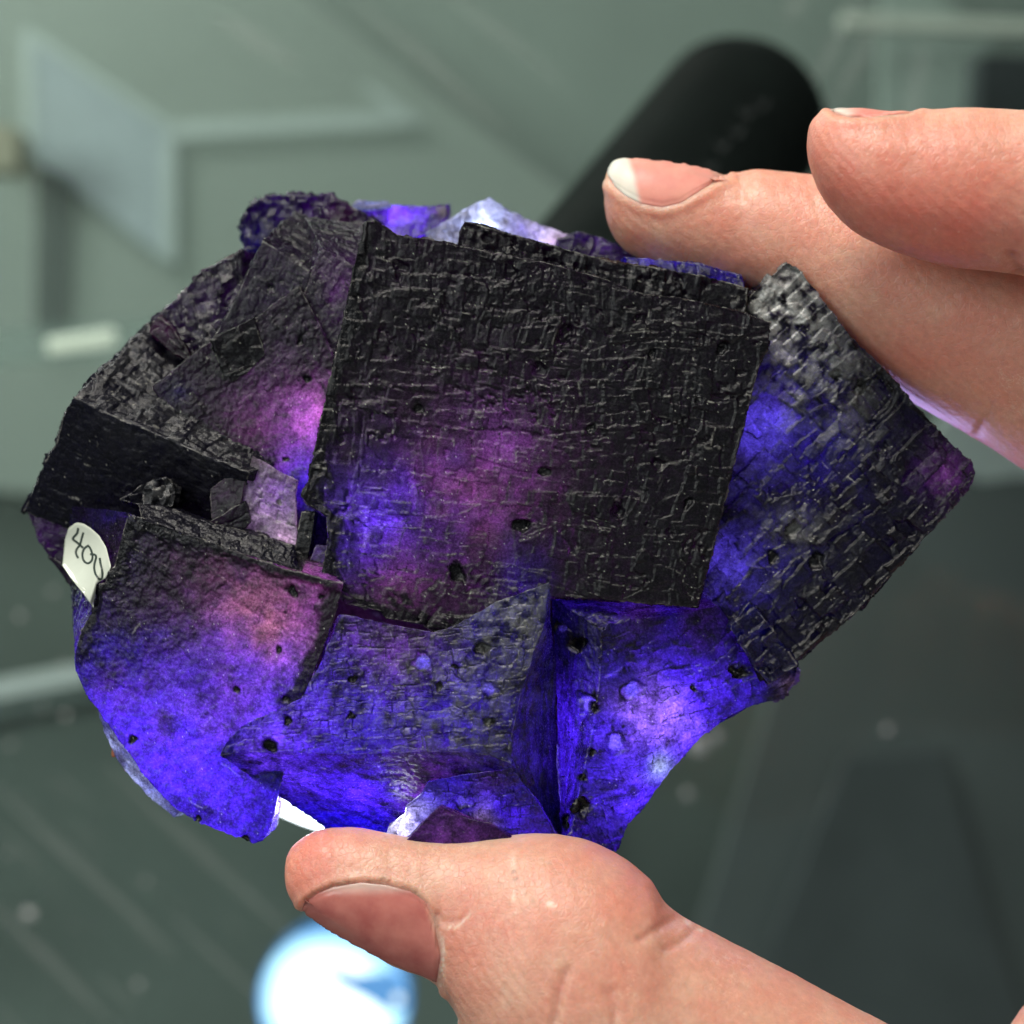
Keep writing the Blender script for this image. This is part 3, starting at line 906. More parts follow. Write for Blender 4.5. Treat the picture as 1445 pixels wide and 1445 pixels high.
# --- upper group behind
crystal('crystal', [(370, 340), (400, 358), (430, 378), (458, 398)], [(458, 398), (470, 450), (475, 540)], [(475, 540), (380, 540), (285, 500)], [(285, 500), (318, 450), (340, 405), (370, 340)],
        (-98, -92, -92, -100), ((415, 300, -210), (530, 330, -200), (480, 540, -260), (290, 480, -260)), 'crack', 'rough', dye=PLUM, mat=F_GREY, step=2.0, amp=.55,
        zones=[(420, 420, 60, PLUM + VIOLET * .1)], pits=dk((383, 405, 6)), frost_sheen=[(440, 345, 60, .05)], label='dark purple crystal with a grey top behind the magenta face')
glow(420, 430, -150, 0.09)
crystal('crystal', [(455, 351), (480, 365), (509, 381)], [(509, 381), (503, 440), (485, 530)], [(485, 530), (455, 480), (428, 420)], [(428, 420), (440, 385), (455, 351)],
        (-86, -78, -70, -80), ((430, 306, -170), (530, 318, -150), (500, 530, -200), (420, 430, -200)), 'crack', 'crack', dye=PLUM * 1.1, mat=F_GREY, step=2.0, label='small plum crystal wedged against the top left of the largest crystal')
glow(485, 410, -110, 0.05)
crystal('crystal', [(343, 312), (352, 288), (378, 275), (430, 276), (470, 273), (490, 287), (510, 300), (540, 318)], [(540, 318), (530, 380)], [(530, 380), (430, 370), (350, 400), (335, 395)], [(335, 395), (342, 365), (343, 312)],
        (-250, -230, -200, -240), (10, 0, -120), 'rough', dye=PLUM + VIOLET * .25, mat=F_GREY, step=2.2, amp=1.3, ragged=3,
        zones=[(350, 345, 45, VIOLET * .6), (480, 310, 40, MAGENTA * .6)], label='lumpy grey purple crystal at the top left outline')
glow(350, 350, -290, 0.03)
glow(480, 320, -280, 0.03)

# left stair of small crystals
crystal('crystal', [(340, 350), (345, 372), (340, 430), (325, 490)], [(325, 490), (300, 510), (290, 520)], [(290, 520), (258, 480), (214, 452)], [(214, 452), (238, 430), (260, 410), (281, 382), (300, 374), (330, 362), (340, 350)],
        (-150, -130, -120, -150), (30, 0, -120), 'rough', dye=PLUM + VIOLET * .1, mat=F_GREY, step=2.0, amp=1.1, ragged=4, frost_sheen=[(300, 420, 70, .10)], label='grey stair of small crystals on the upper left outline')
glow(300, 430, -180, 0.012)
crystal('crystal', [(276, 400), (283, 381), (300, 374), (328, 358)], [(328, 358), (336, 372)], [(336, 372), (300, 392), (282, 402)], [(282, 402), (276, 400)], (-158, -160, -150, -150), (5, 0, -40), 'rough', dye=MAGENTA * .7, step=1.9, amp=.5)
glow(284, 392, -172, 0.006)
crystal('crystal', [(218, 452), (228, 443), (242, 462)], [(242, 462), (262, 490), (275, 512)], [(275, 512), (245, 500), (210, 468)], [(210, 468), (218, 452)], (-120, -112, -108, -118), (0, 0, -50), 'rough', dye=MAGENTA * .6, step=1.9, amp=.4)
glow(232, 468, -132, 0.006)

# --- big left crystal: dark lower face, grey upper face
crystal('crystal', [(104, 561), (150, 583), (220, 612), (290, 642), (352, 667)], [(352, 667), (330, 730), (300, 800)], [(300, 800), (150, 770), (34, 721)], [(34, 721), (52, 680), (62, 655), (80, 625), (88, 590), (104, 561)],
        (-55, -30, -130, -150), ((222, 446, -165), (430, 640, -110), (320, 800, -320), (40, 715, -330)), 'crack', 'shingle', dye=DEEP * .15, mat=F_GREY, step=1.9, amp=.7, ragged=2.2, sstep=2.4,
        frost_sheen=[(230, 560, 80, .06), (190, 500, 60, .09), (300, 610, 60, .06)], label='large left crystal with a grey upper face and a blackish lower face')
crystal('crystal', [(38, 720), (60, 712), (92, 716)], [(92, 716), (120, 760), (125, 830)], [(125, 830), (105, 838), (72, 788)], [(72, 788), (55, 765), (38, 720)], (-170, -160, -160, -170), (10, 0, -90), 'rough', dye=PLUM + VIOLET * .12, step=2.0, amp=.5,
        label='purple corner crystal left of the price sticker')
glow(70, 760, -200, 0.03)
crystal('crystal', [(108, 838), (125, 832), (150, 850)], [(150, 850), (150, 880)], [(150, 880), (128, 870), (112, 856)], [(112, 856), (108, 838)], (-110, -105, -100, -110), (10, 0, -80), 'rough', dye=PALEV, mat=F_PALE, step=1.9, amp=.5)
glow(125, 850, -128, 0.004)

# --- hollow between the crystals: pale lilac block, plum wedges, sparkling patch
crystal('crystal', [(356, 643), (385, 660), (420, 678)], [(420, 678), (416, 700), (418, 770), (415, 785)], [(415, 785), (370, 775), (325, 770)], [(325, 770), (335, 715), (356, 643)],
        (-45, -50, -40, -40), (0, 0, -90), 'crack', dye=LILAC, mat=F_PALE, step=1.7, zones=[(400, 690, 40, LILAC * .8 + MAGENTA * .3), (405, 765, 22, np.array((1, .55, .85))), (350, 670, 25, LILAC * .7)],
        pits=dk((393, 707, 5)), label='pale lilac glassy block between the left crystals and the largest crystal')
glow(390, 698, -76, 0.22)
glow(375, 745, -70, 0.14)
glow(404, 768, -58, 0.06)
crystal('crystal', [(296, 690), (330, 665), (350, 660)], [(350, 660), (338, 720), (325, 735)], [(325, 735), (300, 745)], [(300, 745), (296, 690)], (-50, -40, -35, -45), (0, 0, -60), 'crack', dye=PLUM + MAGENTA * .4, step=1.8, amp=.6)
glow(322, 700, -62, 0.010)
crystal('crystal', [(285, 742), (320, 722), (346, 706)], [(346, 706), (350, 715), (354, 736)], [(354, 736), (345, 748), (330, 752)], [(330, 752), (285, 742)], (-28, -22, -22, -28), (-2, 0, -60), 'crack', dye=PLUM * 1.1, step=1.8, amp=.6, label='small dark plum wedge in front of the pale lilac block')
glow(335, 735, -45, 0.004)
crystal('crystal', [(412, 660), (440, 680), (470, 700)], [(470, 700), (465, 830)], [(465, 830), (440, 835), (425, 800)], [(425, 800), (418, 740), (412, 660)], (-75, -75, -70, -70), (0, 0, -80), 'frost_sheen', dye=VIOLET * 1.05, step=2.0)
glow(428, 700, -100, 0.14)
glow(455, 790, -95, 0.05)
crystal('crystal', [(425, 722), (446, 722)], [(446, 722), (440, 765), (431, 800)], [(431, 800), (412, 800)], [(412, 800), (418, 760), (425, 722)], (-30, -28, -22, -25), (0, 0, -40), 'crack', dye=DEEP * .1, step=1.8, amp=.6)
crystal('crystal', [(446, 770), (464, 770)], [(464, 770), (452, 812)], [(452, 812), (428, 805)], [(428, 805), (438, 790), (446, 770)], (-18, -18, -12, -14), (0, 0, -40), 'frost_sheen', dye=LILAC * .6 + VIOLET * .4, step=1.8, amp=.5)
glow(446, 792, -36, 0.012)

# --- lower left crystal with the rosy and blue glow
crystal('crystal',
        [(182, 724), (215, 737), (240, 746), (330, 776), (400, 801), (440, 812), (484, 823)],
        [(484, 823), (480, 845), (462, 900), (442, 955), (425, 990), (410, 1050), (399, 1094), (384, 1160), (370, 1187)],
        [(370, 1187), (357, 1191), (345, 1184), (300, 1169), (264, 1152), (246, 1140), (214, 1108), (174, 1053), (142, 1008), (118, 973), (106, 945)],
        [(106, 945), (106, 920), (116, 888), (130, 865), (136, 840), (134, 826), (150, 822), (152, 806), (162, 800), (172, 760), (182, 724)],
        (-5, 48, 10, -25), ((88, 712, -150), (425, 768, -70), (392, 1165, -120), (110, 860, -170)), 'frost_sheen', 'crack', dye=BLUE * .95 + VIOLET * .05,
        zones=[(110, 790, 75, PLUM * .05), (300, 800, 150, PLUM * .8), (210, 830, 110, PLUM * .45), (410, 870, 105, MAGENTA * 1.15), (365, 885, 85, ROSE), (445, 860, 42, MAGENTA * 1.5), (330, 940, 70, MAGENTA * .6 + VIOLET * .3), (400, 1000, 70, VIOLET * 1.1), (270, 960, 70, VIOLET * .8)],
        pits=dk((412, 833, 12), (452, 842, 7), (332, 973, 7), (403, 986, 7), (187, 1043, 8), (372, 1053, 8), (280, 1156, 6), (393, 917, 6), (346, 1186, 9)),
        step=1.6, ragged=2.0, amp=0.9, mottle=.75, rim_skin=dict(r=(26, 0, .55), t=(14, 0, 1), l=(16, 0, .9)), label='lower left crystal glowing rose at its upper right and bright blue below')
glow(300, 1070, -80, 0.90)
glow(230, 1060, -75, 0.35)
glow(190, 990, -75, 0.36)
glow(365, 885, -42, 0.34)
glow(445, 850, -10, 0.07)
glow(410, 940, -25, 0.16)
glow(360, 1000, -55, 0.34)
glow(340, 1140, -48, 0.26)
# striated top ledge
crystal('crystal', [(196, 712), (225, 712), (300, 738), (360, 752), (415, 770), (422, 800)], [(422, 800), (425, 806)], [(425, 806), (330, 778), (240, 748), (200, 734)], [(200, 734), (196, 712)],
        (-30, 10, 34, 6), (0, -4, -50), 'crack', dye=DEEP * .12, mat=F_GREY, step=1.7, amp=1.6, label='dark striated ledge above the lower left crystal')
# sparkling crust
crystal('crust', [(170, 705), (205, 680), (235, 672), (248, 690)], [(248, 690), (245, 715)], [(245, 715), (215, 718)], [(215, 718), (170, 705)], (-45, -45, -35, -35), (0, 0, -50), 'rough', dye=DEEP * .1, mat=F_GREY, step=1.6, amp=1.1,
        frost_sheen=[(225, 690, 50, .10)], label='sparkling grainy crust beside the price sticker')
# chipped pale rim under it
crystal('crystal', [(138, 1003), (180, 1045), (222, 1098), (262, 1142)], [(262, 1142), (246, 1153)], [(246, 1153), (215, 1130), (186, 1098), (162, 1068), (148, 1036)], [(148, 1036), (138, 1003)], (-34, -30, -50, -55), (8, 0, -60), 'rough', dye=ICE * .85 + .05, mat=F_PALE, step=1.8, amp=.35,
        label='pale chipped rim on the lower left outline')
glow(162, 1048, -68, 0.04, r=5)
glow(190, 1090, -68, 0.055, r=5)
glow(224, 1130, -68, 0.04, r=5)
for q in ((163, 1060, 8), (178, 1083, 6)):
    crystal('rust_speck', [(q[0] - q[2], q[1] - q[2]), (q[0] + q[2], q[1] - q[2] * .6)], [], [(q[0] + q[2], q[1] + q[2]), (q[0] - q[2] * .5, q[1] + q[2])], [], (-60, -60, -60, -60), (0, 0, -16), 'rough', dye=ROSE, step=2, amp=.25,
            mat=plain('rust_crust_%d' % q[0], (0.30, 0.10, 0.05), 0.8))

# --- middle lower crystal: blue grey front, shingled lower face, narrow right face
crystal('crystal',
        [(482, 866), (545, 880), (612, 892), (640, 884), (700, 850), (745, 833), (775, 822)],
        [(775, 822), (769, 880), (752, 925), (735, 980), (722, 1040), (721, 1077)],
        [(721, 1077), (690, 1066), (660, 1061), (600, 1060), (500, 1064), (400, 1062), (345, 1060), (310, 1066)],
        [(310, 1066), (318, 1048), (345, 1022), (395, 1000), (425, 985), (455, 930), (482, 866)],
        (40, 60, 64, 60), ((450, 905, -120), (774, 872, -60), (800, 1204, -60), (470, 1176, -110)), 'crack', 'crack', dye=DEEP * 0.75 + VIOLET * .12, mat=F_DARK, mottle=1.0, frost_sheen=[(640, 980, 110, .16), (720, 870, 70, .26), (760, 960, 60, .15)],
        zones=[(492, 885, 34, PLUM * .5 + DEEP * .5), (570, 905, 40, MAGENTA * .5 + VIOLET * .3), (762, 950, 45, DEEP * .35), (750, 1030, 30, DEEP * .45), (640, 1085, 45, PLUM * .5), (570, 1085, 40, PLUM * .6 + DEEP * .3), (560, 900, 70, MAGENTA * .35 + VIOLET * .3), (400, 1030, 90, VIOLET), (500, 1120, 90, BLUE), (610, 1100, 50, PLUM), (650, 1020, 60, DEEP * .8 + VIOLET * .25), (340, 1075, 28, VIOLET), (780, 1120, 60, DEEP + VIOLET * .1)],
        pits=dk((405, 1018, 9), (382, 1053, 12), (495, 1010, 8), (497, 958, 8), (678, 915, 14), (620, 968, 9), (690, 1018, 9), (640, 940, 6)) + lt((597, 935, 15), (690, 972, 14)) + [(632, 1032, 11, 'hole')],
        step=1.25, ragged=1.4, amp=1.2, sstep=1.6, label='blue grey crystal in the lower middle ending in a sharp upright ridge')
glow(358, 1053, 47, 0.022, r=6)
glow(384, 1040, 42, 0.03, r=8)
glow(377, 1072, 22, 0.035, r=8)
glow(420, 1078, 0, 0.05, r=8)
glow(372, 1038, 34, 0.022)
glow(410, 1030, 32, 0.028)
glow(450, 1020, 24, 0.035)
glow(500, 985, -45, 0.36)
glow(620, 1000, -40, 0.22)
glow(560, 920, 12, 0.05)
glow(500, 905, 10, 0.04)
glow(690, 960, -10, 0.07)
glow(440, 1082, -28, 0.14)
glow(510, 1088, -40, 0.30)
glow(585, 1100, -45, 0.16)
glow(745, 1070, -20, 0.03)
# --- lower blue crystal and the pieces over the thumb
crystal('crystal', [(604, 1104), (620, 1100), (660, 1092), (722, 1083)], [(722, 1084), (758, 1130), (802, 1205)], [(802, 1205), (700, 1212), (560, 1206), (520, 1184)], [(520, 1196), (545, 1178), (548, 1166), (572, 1150), (574, 1138), (596, 1120), (604, 1104)],
        (38, 54, 0, 4), (0, 10, -110), 'crack', dye=BLUE, zones=[(560, 1160, 42, np.array((.85, .78, 1.0))), (690, 1092, 18, PLUM + DEEP), (680, 1160, 22, LILAC * .7 + VIOLET * .3)], pits=lt((653, 1132, 12)), step=1.25, label='bright blue cracked crystal just above the thumb')
glow(625, 1122, 4, 0.08)
glow(690, 1120, 8, 0.09)
glow(690, 1158, -4, 0.07)
glow(740, 1140, 0, 0.06)
glow(568, 1152, -4, 0.34)
glow(590, 1128, 6, 0.04)
glow(755, 1170, -6, 0.025)
crystal('crystal', [(598, 1160), (622, 1137), (630, 1142)], [(630, 1142), (662, 1156), (690, 1162), (745, 1196)], [(745, 1196), (640, 1215), (556, 1204)], [(556, 1204), (598, 1160)], (54, 56, 46, 46), (0, 0, -40), 'frost_sheen', dye=MAGENTA * .6 + VIOLET * .25, step=1.7, amp=.6, label='small magenta chip touching the thumb')
glow(630, 1168, 32, 0.022)
glow(665, 1180, 30, 0.014)
# --- right lower blue crystal with its dark left wall and grey top
crystal('crystal',
        [(850, 888), (870, 880), (900, 874), (955, 865), (1000, 856), (1030, 850), (1085, 838)],
        [(1085, 838), (1110, 900), (1126, 940), (1122, 960), (1105, 985), (1075, 986), (1032, 1012), (1000, 1030), (962, 1050)],
        [(962, 1050), (940, 1068), (926, 1085), (922, 1112), (905, 1145), (880, 1168), (873, 1199), (845, 1206), (800, 1206)],
        [(800, 1206), (818, 1110), (832, 1050), (845, 965), (850, 888)],
        (18, -85, -60, 0), ((777, 841, -18), (1010, 846, -100), (960, 1010, -190), (784, 1204, -95)), 'crack', 'crack', dye=BLUE,
        mottle=.9, zones=[(842, 900, 34, DEEP * .06), (838, 985, 16, DEEP * .15), (826, 1060, 13, DEEP * .15), (785, 890, 22, DEEP * .4), (900, 868, 45, PLUM * .6 + DEEP * .5), (990, 866, 50, PLUM * .6 + DEEP * .6), (915, 1005, 50, np.array((.35, .15, 1.0))), (800, 900, 50, DEEP * .5), (930, 1080, 14, ICE), (1115, 965, 22, LILAC)],
        pits=lt((893, 973, 16), (870, 1048, 16), (826, 993, 15), (793, 886, 9)) + dk((1043, 950, 14), (812, 912, 14), (835, 1000, 11), (818, 1138, 17), (795, 1160, 11), (822, 1097, 8), (838, 1062, 7), (978, 972, 5)),
        step=1.25, ragged=7, sstep=1.9, label='bright blue crystal at the lower right with a deep upright groove on its left')
glow(930, 1010, -75, 0.66)
glow(880, 1110, -55, 0.34)
glow(1050, 930, -105, 0.14)
glow(845, 1020, -50, 0.20)
glow(985, 985, -75, 0.16)
crystal('crystal', [(1082, 962), (1105, 950), (1130, 946)], [(1130, 946), (1128, 960), (1112, 975)], [(1112, 975), (1098, 992), (1075, 984)], [(1075, 984), (1082, 962)], (-95, -100, -100, -95), (0, 0, -50), 'rough', dye=LILAC * .5 + VIOLET * .5, step=1.8, amp=.5, ragged=3, label='lilac crumbs under the corner of the right crystal')
glow(1104, 968, -118, 0.012)

# --- glowing pieces along the top outline, farther back
crystal('crystal', [(488, 300), (505, 288), (560, 289), (600, 292), (632, 288)], [(632, 288), (630, 305), (612, 325)], [(612, 325), (560, 345), (500, 340)], [(500, 340), (488, 300)],
        (-270, -290, -260, -250), (0, 0, -80), 'rough', dye=VIOLET, step=2.2, amp=.4, label='bright violet sliver on the top outline', zones=[(625, 300, 12, PLUM)])
glow(560, 315, -315, 0.40)
crystal('crystal', [(493, 292), (505, 283), (525, 284), (548, 283)], [(548, 283), (552, 292)], [(552, 292), (520, 296)], [(520, 296), (493, 292)], (-262, -262, -262, -262), (0, 0, -30), 'rough', dye=ICE, step=2.2, amp=.2, mat=F_PALE)
glow(520, 289, -276, 0.02)
crystal('crystal', [(600, 330), (640, 306), (675, 285), (692, 280)], [(692, 280), (715, 298), (760, 316), (800, 330), (850, 352)], [(850, 352), (800, 390), (700, 385), (620, 360)], [(620, 360), (600, 330)],
        (-230, -280, -240, -220), (0, 0, -90), 'rough', dye=ICE * .85, mat=F_PALE, step=2.2, amp=.5, zones=[(740, 325, 28, VIOLET * .6 + ICE * .4), (790, 340, 30, LILAC)], label='pale blue glassy peak on the top outline')
glow(680, 325, -278, 0.34)
glow(770, 345, -280, 0.16)
crystal('crystal', [(785, 338), (815, 326), (850, 335)], [(850, 335), (905, 362), (950, 372)], [(950, 372), (900, 400), (800, 390)], [(800, 390), (785, 338)], (-210, -215, -190, -200), (0, 0, -70), 'rough', dye=PLUM + VIOLET * .3, step=2.1, amp=.6)
glow(840, 355, -245, 0.035)
crystal('crystal', [(880, 362), (930, 366), (990, 372), (1045, 388)], [(1045, 388), (1050, 410)], [(1050, 410), (900, 400)], [(900, 400), (880, 362)], (-90, -95, -80, -80), (0, 0, -70), 'rough', dye=DEEP + VIOLET * .3, step=2.0, amp=.6, label='violet sliver under the index fingertip')
glow(920, 378, -118, 0.035)
glow(1010, 388, -120, 0.02)

# --- the rock that holds them together
crystal('matrix', [(330, 430), (480, 350), (700, 375), (1000, 410), (1060, 440)], [(1060, 440), (1090, 600), (1090, 690)], [(1090, 690), (1040, 900), (850, 1110), (640, 1140), (470, 1080), (330, 1100)], [(330, 1100), (200, 1000), (150, 780), (150, 600), (330, 430)],
        (-190, -190, -190, -190), (0, 0, -220), 'rough', dye=PLUM * .4, step=5.0, amp=1.2, label='dark rock behind the crystals')

# --- price sticker
stk = [(118, 739), (108, 737), (97, 745), (92, 760), (90, 780), (88, 798), (100, 816), (118, 838), (131, 857), (134, 842), (136, 824), (149, 816), (157, 800), (150, 772), (140, 756), (128, 745)]
def SZ(x, y):
    x = np.asarray(x, float); y = np.asarray(y, float)
    xf = 183 + (y - 725) * (-55 / 140.); xb = 88 + (y - 712) * (22 / 148.)
    t_ = np.clip((xf - x) / np.maximum(12, xf - xb), -0.3, 1.3)
    return -10 - 138 * t_ + 17 * sm(0.0, 0.3, t_) + 120 * t_ * sm(755, 850, y) - 3
cx_, cy_ = 118.0, 795.0
bp = resample(np.array([(x, y, 0) for x, y in stk + stk[:1]], float), 72)[:-1, :2]
nb = len(bp); NR = 14
vs = [U(cx_, cy_, SZ(cx_, cy_))]
for j in range(1, NR + 1):
    q = np.array((cx_, cy_)) + (bp - (cx_, cy_)) * (j / NR)
    vs += list(U(q[:, 0], q[:, 1], SZ(q[:, 0], q[:, 1])))
vs += list(U(bp[:, 0], bp[:, 1], SZ(bp[:, 0], bp[:, 1]) - 2.2))
fs = [(0, 1 + (i + 1) % nb, 1 + i) for i in range(nb)]
for j in range(NR):
    for i in range(nb):
        a0 = 1 + j * nb + i; a1 = 1 + j * nb + (i + 1) % nb
        fs.append((a0, a1, a1 + nb, a0 + nb))
so_ = add_mesh('price_sticker', M(np.array(vs)), fs, plain('sticker_paper', (0.40, 0.43, 0.37), 0.5, var=0.05, scale=300), None, True)
so_['label'] = 'off white price sticker with the handwritten number 400'
so_.parent = spec; so_.matrix_parent_inverse = Matrix.Translation((0, 0, -Z0))
# its turned-up lower edge
fe = [(88, 797), (100, 815), (118, 837), (132, 857), (131, 850), (120, 832), (103, 810), (91, 795)]
fp = np.array([U(x, y, SZ(x, y) + (5 if i < 4 else 1.0)) for i, (x, y) in enumerate(fe)]); fb = fp - np.array((0, 0, 2.5))
n = len(fe)
eo = add_mesh('folded_edge', M(np.concatenate([fp, fb])), [tuple(range(n)), tuple(range(2 * n - 1, n - 1, -1))] + [(i, n + i, n + (i + 1) % n, (i + 1) % n) for i in range(n)],
              plain('sticker_fold', (0.80, 0.82, 0.74), 0.5, var=0.03), so_)
INK = plain('marker_ink', (0.018, 0.03, 0.025), 0.5)
def stroke(name, pts, w_=3.0):
    p = np.array([((x / 7.225) + 30, (y / 7.225) + 680) for x, y in pts])
    p = resample(np.c_[p, np.zeros(len(p))], 26)[:, :2]
    for _ in range(2): p[1:-1] = (p[:-2] + 2 * p[1:-1] + p[2:]) / 4
    t_ = np.gradient(p, axis=0); t_ /= np.linalg.norm(t_, axis=1, keepdims=True)
    nn_ = np.c_[-t_[:, 1], t_[:, 0]]
    a = p + nn_ * w_ / 2; b = p - nn_ * w_ / 2
    k = len(p); vs = []
    for q, dz in ((a, 0.8), (b, 0.8), (a, -0.5), (b, -0.5)):
        vs += [U(x, y, SZ(x, y) + dz) for x, y in q]
    f_ = []
    for i in range(k - 1):
        f_ += [(i, i + 1, k + i + 1, k + i), (i, 2 * k + i, 2 * k + i + 1, i + 1), (k + i, k + i + 1, 3 * k + i + 1, 3 * k + i)]
    add_mesh(name, M(np.array(vs)), f_, INK, so_)
stroke('ink_stroke', [(580, 470), (570, 525), (535, 560), (520, 585), (560, 610), (630, 672)], 3.2)
stroke('ink_stroke', [(632, 515), (615, 580), (600, 640), (560, 690), (555, 730), (580, 778)])
stroke('ink_stroke', [(690, 645), (640, 675), (618, 740), (635, 810), (680, 838), (722, 805), (728, 750), (712, 690), (688, 655)])
stroke('ink_stroke', [(700, 738), (740, 735), (772, 745), (745, 830), (740, 890), (765, 965), (810, 1008), (830, 985), (825, 900), (805, 830), (800, 775)])

# ------------------------------------------------------------------ the hand
def catmull(P, n):
    P = np.asarray(P, float)
    Q = np.concatenate([[2 * P[0] - P[1]], P, [2 * P[-1] - P[-2]]])
    out = []
    for i in range(1, len(Q) - 2):
        t_ = np.linspace(0, 1, n, endpoint=False)[:, None]
        a, b, c, d = Q[i - 1], Q[i], Q[i + 1], Q[i + 2]
        out.append(0.5 * (2 * b + (c - a) * t_ + (2 * a - 5 * b + 4 * c - d) * t_ ** 2 + (3 * b - a - 3 * c + d) * t_ ** 3))
    out.append(P[-1:])
    return np.concatenate(out)

HV, HF = [], []
def finger(st, ratio=0.85, nr=64, sub=8):
    """st: list of ((x,y) upper outline, (x,y) lower outline, height) from tip to root"""
    A = catmull([(*a, z) for a, b, z in st], sub); B_ = catmull([(*b, z) for a, b, z in st], sub)
    a = U(A[:, 0], A[:, 1], A[:, 2]); b = U(B_[:, 0], B_[:, 1], B_[:, 2])
    c = (a + b) / 2; h = (a - b) / 2; r = np.linalg.norm(h, axis=1, keepdims=True)
    th = np.linspace(0, 2 * math.pi, nr, endpoint=False)
    zz = np.array((0, 0, 1.0))
    ring = c[:, None] + h[:, None] * np.cos(th)[None, :, None] + (zz[None] * r * ratio)[:, None] * np.sin(th)[None, :, None]
    base = sum(len(x) for x in HV)
    n = len(ring)
    HV.append(ring.reshape(-1, 3))
    for i in range(n - 1):
        for j in range(nr):
            HF.append((base + i * nr + j, base + i * nr + (j + 1) % nr, base + (i + 1) * nr + (j + 1) % nr, base + (i + 1) * nr + j))
    HF.append(tuple(base + j for j in reversed(range(nr))))
    HF.append(tuple(base + (n - 1) * nr + j for j in range(nr)))

def ball(x, y, z, r, sz=1.0):
    c = U(x, y, z); n, m = 24, 40
    base = sum(len(q) for q in HV)
    v = [c + np.array((r * math.sin(math.pi * i / n) * math.cos(2 * math.pi * j / m), r * math.sin(math.pi * i / n) * math.sin(2 * math.pi * j / m), r * sz * math.cos(math.pi * i / n))) for i in range(n + 1) for j in range(m)]
    HV.append(np.array(v))
    for i in range(n):
        for j in range(m):
            HF.append((base + i * m + j, base + (i + 1) * m + j, base + (i + 1) * m + (j + 1) % m, base + i * m + (j + 1) % m))

zA = -165
finger([((852.5, 266), (852.5, 282), zA), ((854, 246), (855, 303), zA), ((861, 231), (864, 330), zA), ((880, 222), (884, 354), zA), ((930, 224), (925, 374), zA), ((985, 234), (980, 388), zA), ((1030, 244), (1035, 402), zA),
        ((1070, 239), (1080, 422), zA), ((1140, 246), (1135, 455), zA), ((1230, 258), (1208, 508), zA), ((1330, 275), (1300, 574), zA), ((1450, 315), (1440, 658), zA + 5), ((1650, 400), (1600, 785), zA + 10), ((1900, 560), (1800, 900), zA + 10)], 0.80)
zB = 75
finger([((1139.5, 192), (1139.5, 212), zB), ((1141, 178), (1143, 232), zB), ((1150, 163), (1152, 258), zB), ((1170, 154), (1171, 291), zB), ((1212, 152), (1212, 330), zB), ((1272, 158), (1275, 358), zB), ((1340, 153), (1348, 377), zB),
        ((1400, 154), (1412, 384), zB), ((1455, 157), (1455, 390), zB + 5), ((1600, 170), (1590, 420), zB + 5), ((1800, 280), (1720, 520), zB - 40), ((1980, 520), (1830, 720), zB - 120)], 0.86)
zT = 36
finger([((401, 1230), (401.5, 1246), zT), ((403, 1212), (406, 1262), zT), ((414, 1192), (420, 1282), zT), ((445, 1173), (450, 1306), zT), ((500, 1167), (500, 1337), zT), ((570, 1180), (556, 1368), zT), ((640, 1187), (612, 1392), zT), ((720, 1179), (648, 1450), zT),
        ((790, 1178), (690, 1520), zT), ((856, 1197), (760, 1590), zT), ((915, 1238), (830, 1650), zT), ((955, 1288), (900, 1700), zT), ((1080, 1354), (1010, 1760), zT), ((1250, 1444), (1180, 1830), zT), ((1420, 1530), (1380, 1880), zT), ((1640, 1560), (1620, 1900), zT)], 0.74)
# ring and little finger, curled away outside the picture
finger([((1540, -40), (1540, 10), 150), ((1560, -60), (1560, 60), 150), ((1640, -70), (1640, 140), 150), ((1800, 0), (1760, 230), 120), ((2000, 260), (1880, 420), 0), ((2080, 560), (1920, 640), -80)], 0.9, sub=6)
finger([((1700, -230), (1700, -190), 230), ((1720, -250), (1720, -130), 230), ((1820, -240), (1800, -60), 220), ((1980, -120), (1920, 60), 180), ((2140, 200), (2020, 320), 60), ((2200, 560), (2060, 620), -60)], 0.9, sub=6)
for q in ((1880, 760, -130, 250, .7), (1960, 900, -130, 300, .65), (1950, 1150, -120, 330, .62), (1850, 1350, -100, 340, .62), (1705, 1620, -60, 330, .62), (2050, 700, -80, 250, .7), (2250, 1250, -120, 330, .6), (2500, 1300, -120, 280, .7), (2750, 1350, -120, 270, .75)):
    ball(*q)

hv = np.concatenate(HV)
tmp_me = bpy.data.meshes.new('hand_tmp')
tmp_me.from_pydata([tuple(v) for v in M(hv)], [], HF)
tmp = bpy.data.objects.new('hand_tmp', tmp_me)
C.objects.link(tmp)
mo = tmp.modifiers.new('r', 'REMESH'); mo.mode = 'VOXEL'; mo.voxel_size = 4.6 * S; mo.use_smooth_shade = True
m2 = tmp.modifiers.new('s', 'SMOOTH'); m2.factor = 0.5; m2.iterations = 14
dg = bpy.context.evaluated_depsgraph_get()
hme = bpy.data.meshes.new_from_object(tmp.evaluated_get(dg))
bpy.data.objects.remove(tmp)
hme.name = 'hand'
nV = len(hme.vertices)
co = np.empty(nV * 3, np.float32); hme.vertices.foreach_get('co', co); co = co.reshape(-1, 3).astype(float)
no = np.empty(nV * 3, np.float32); hme.vertices.foreach_get('normal', no); no = no.reshape(-1, 3).astype(float)
g = co.copy(); g[:, 2] -= Z0; g /= S
gx, gy = unU(g)

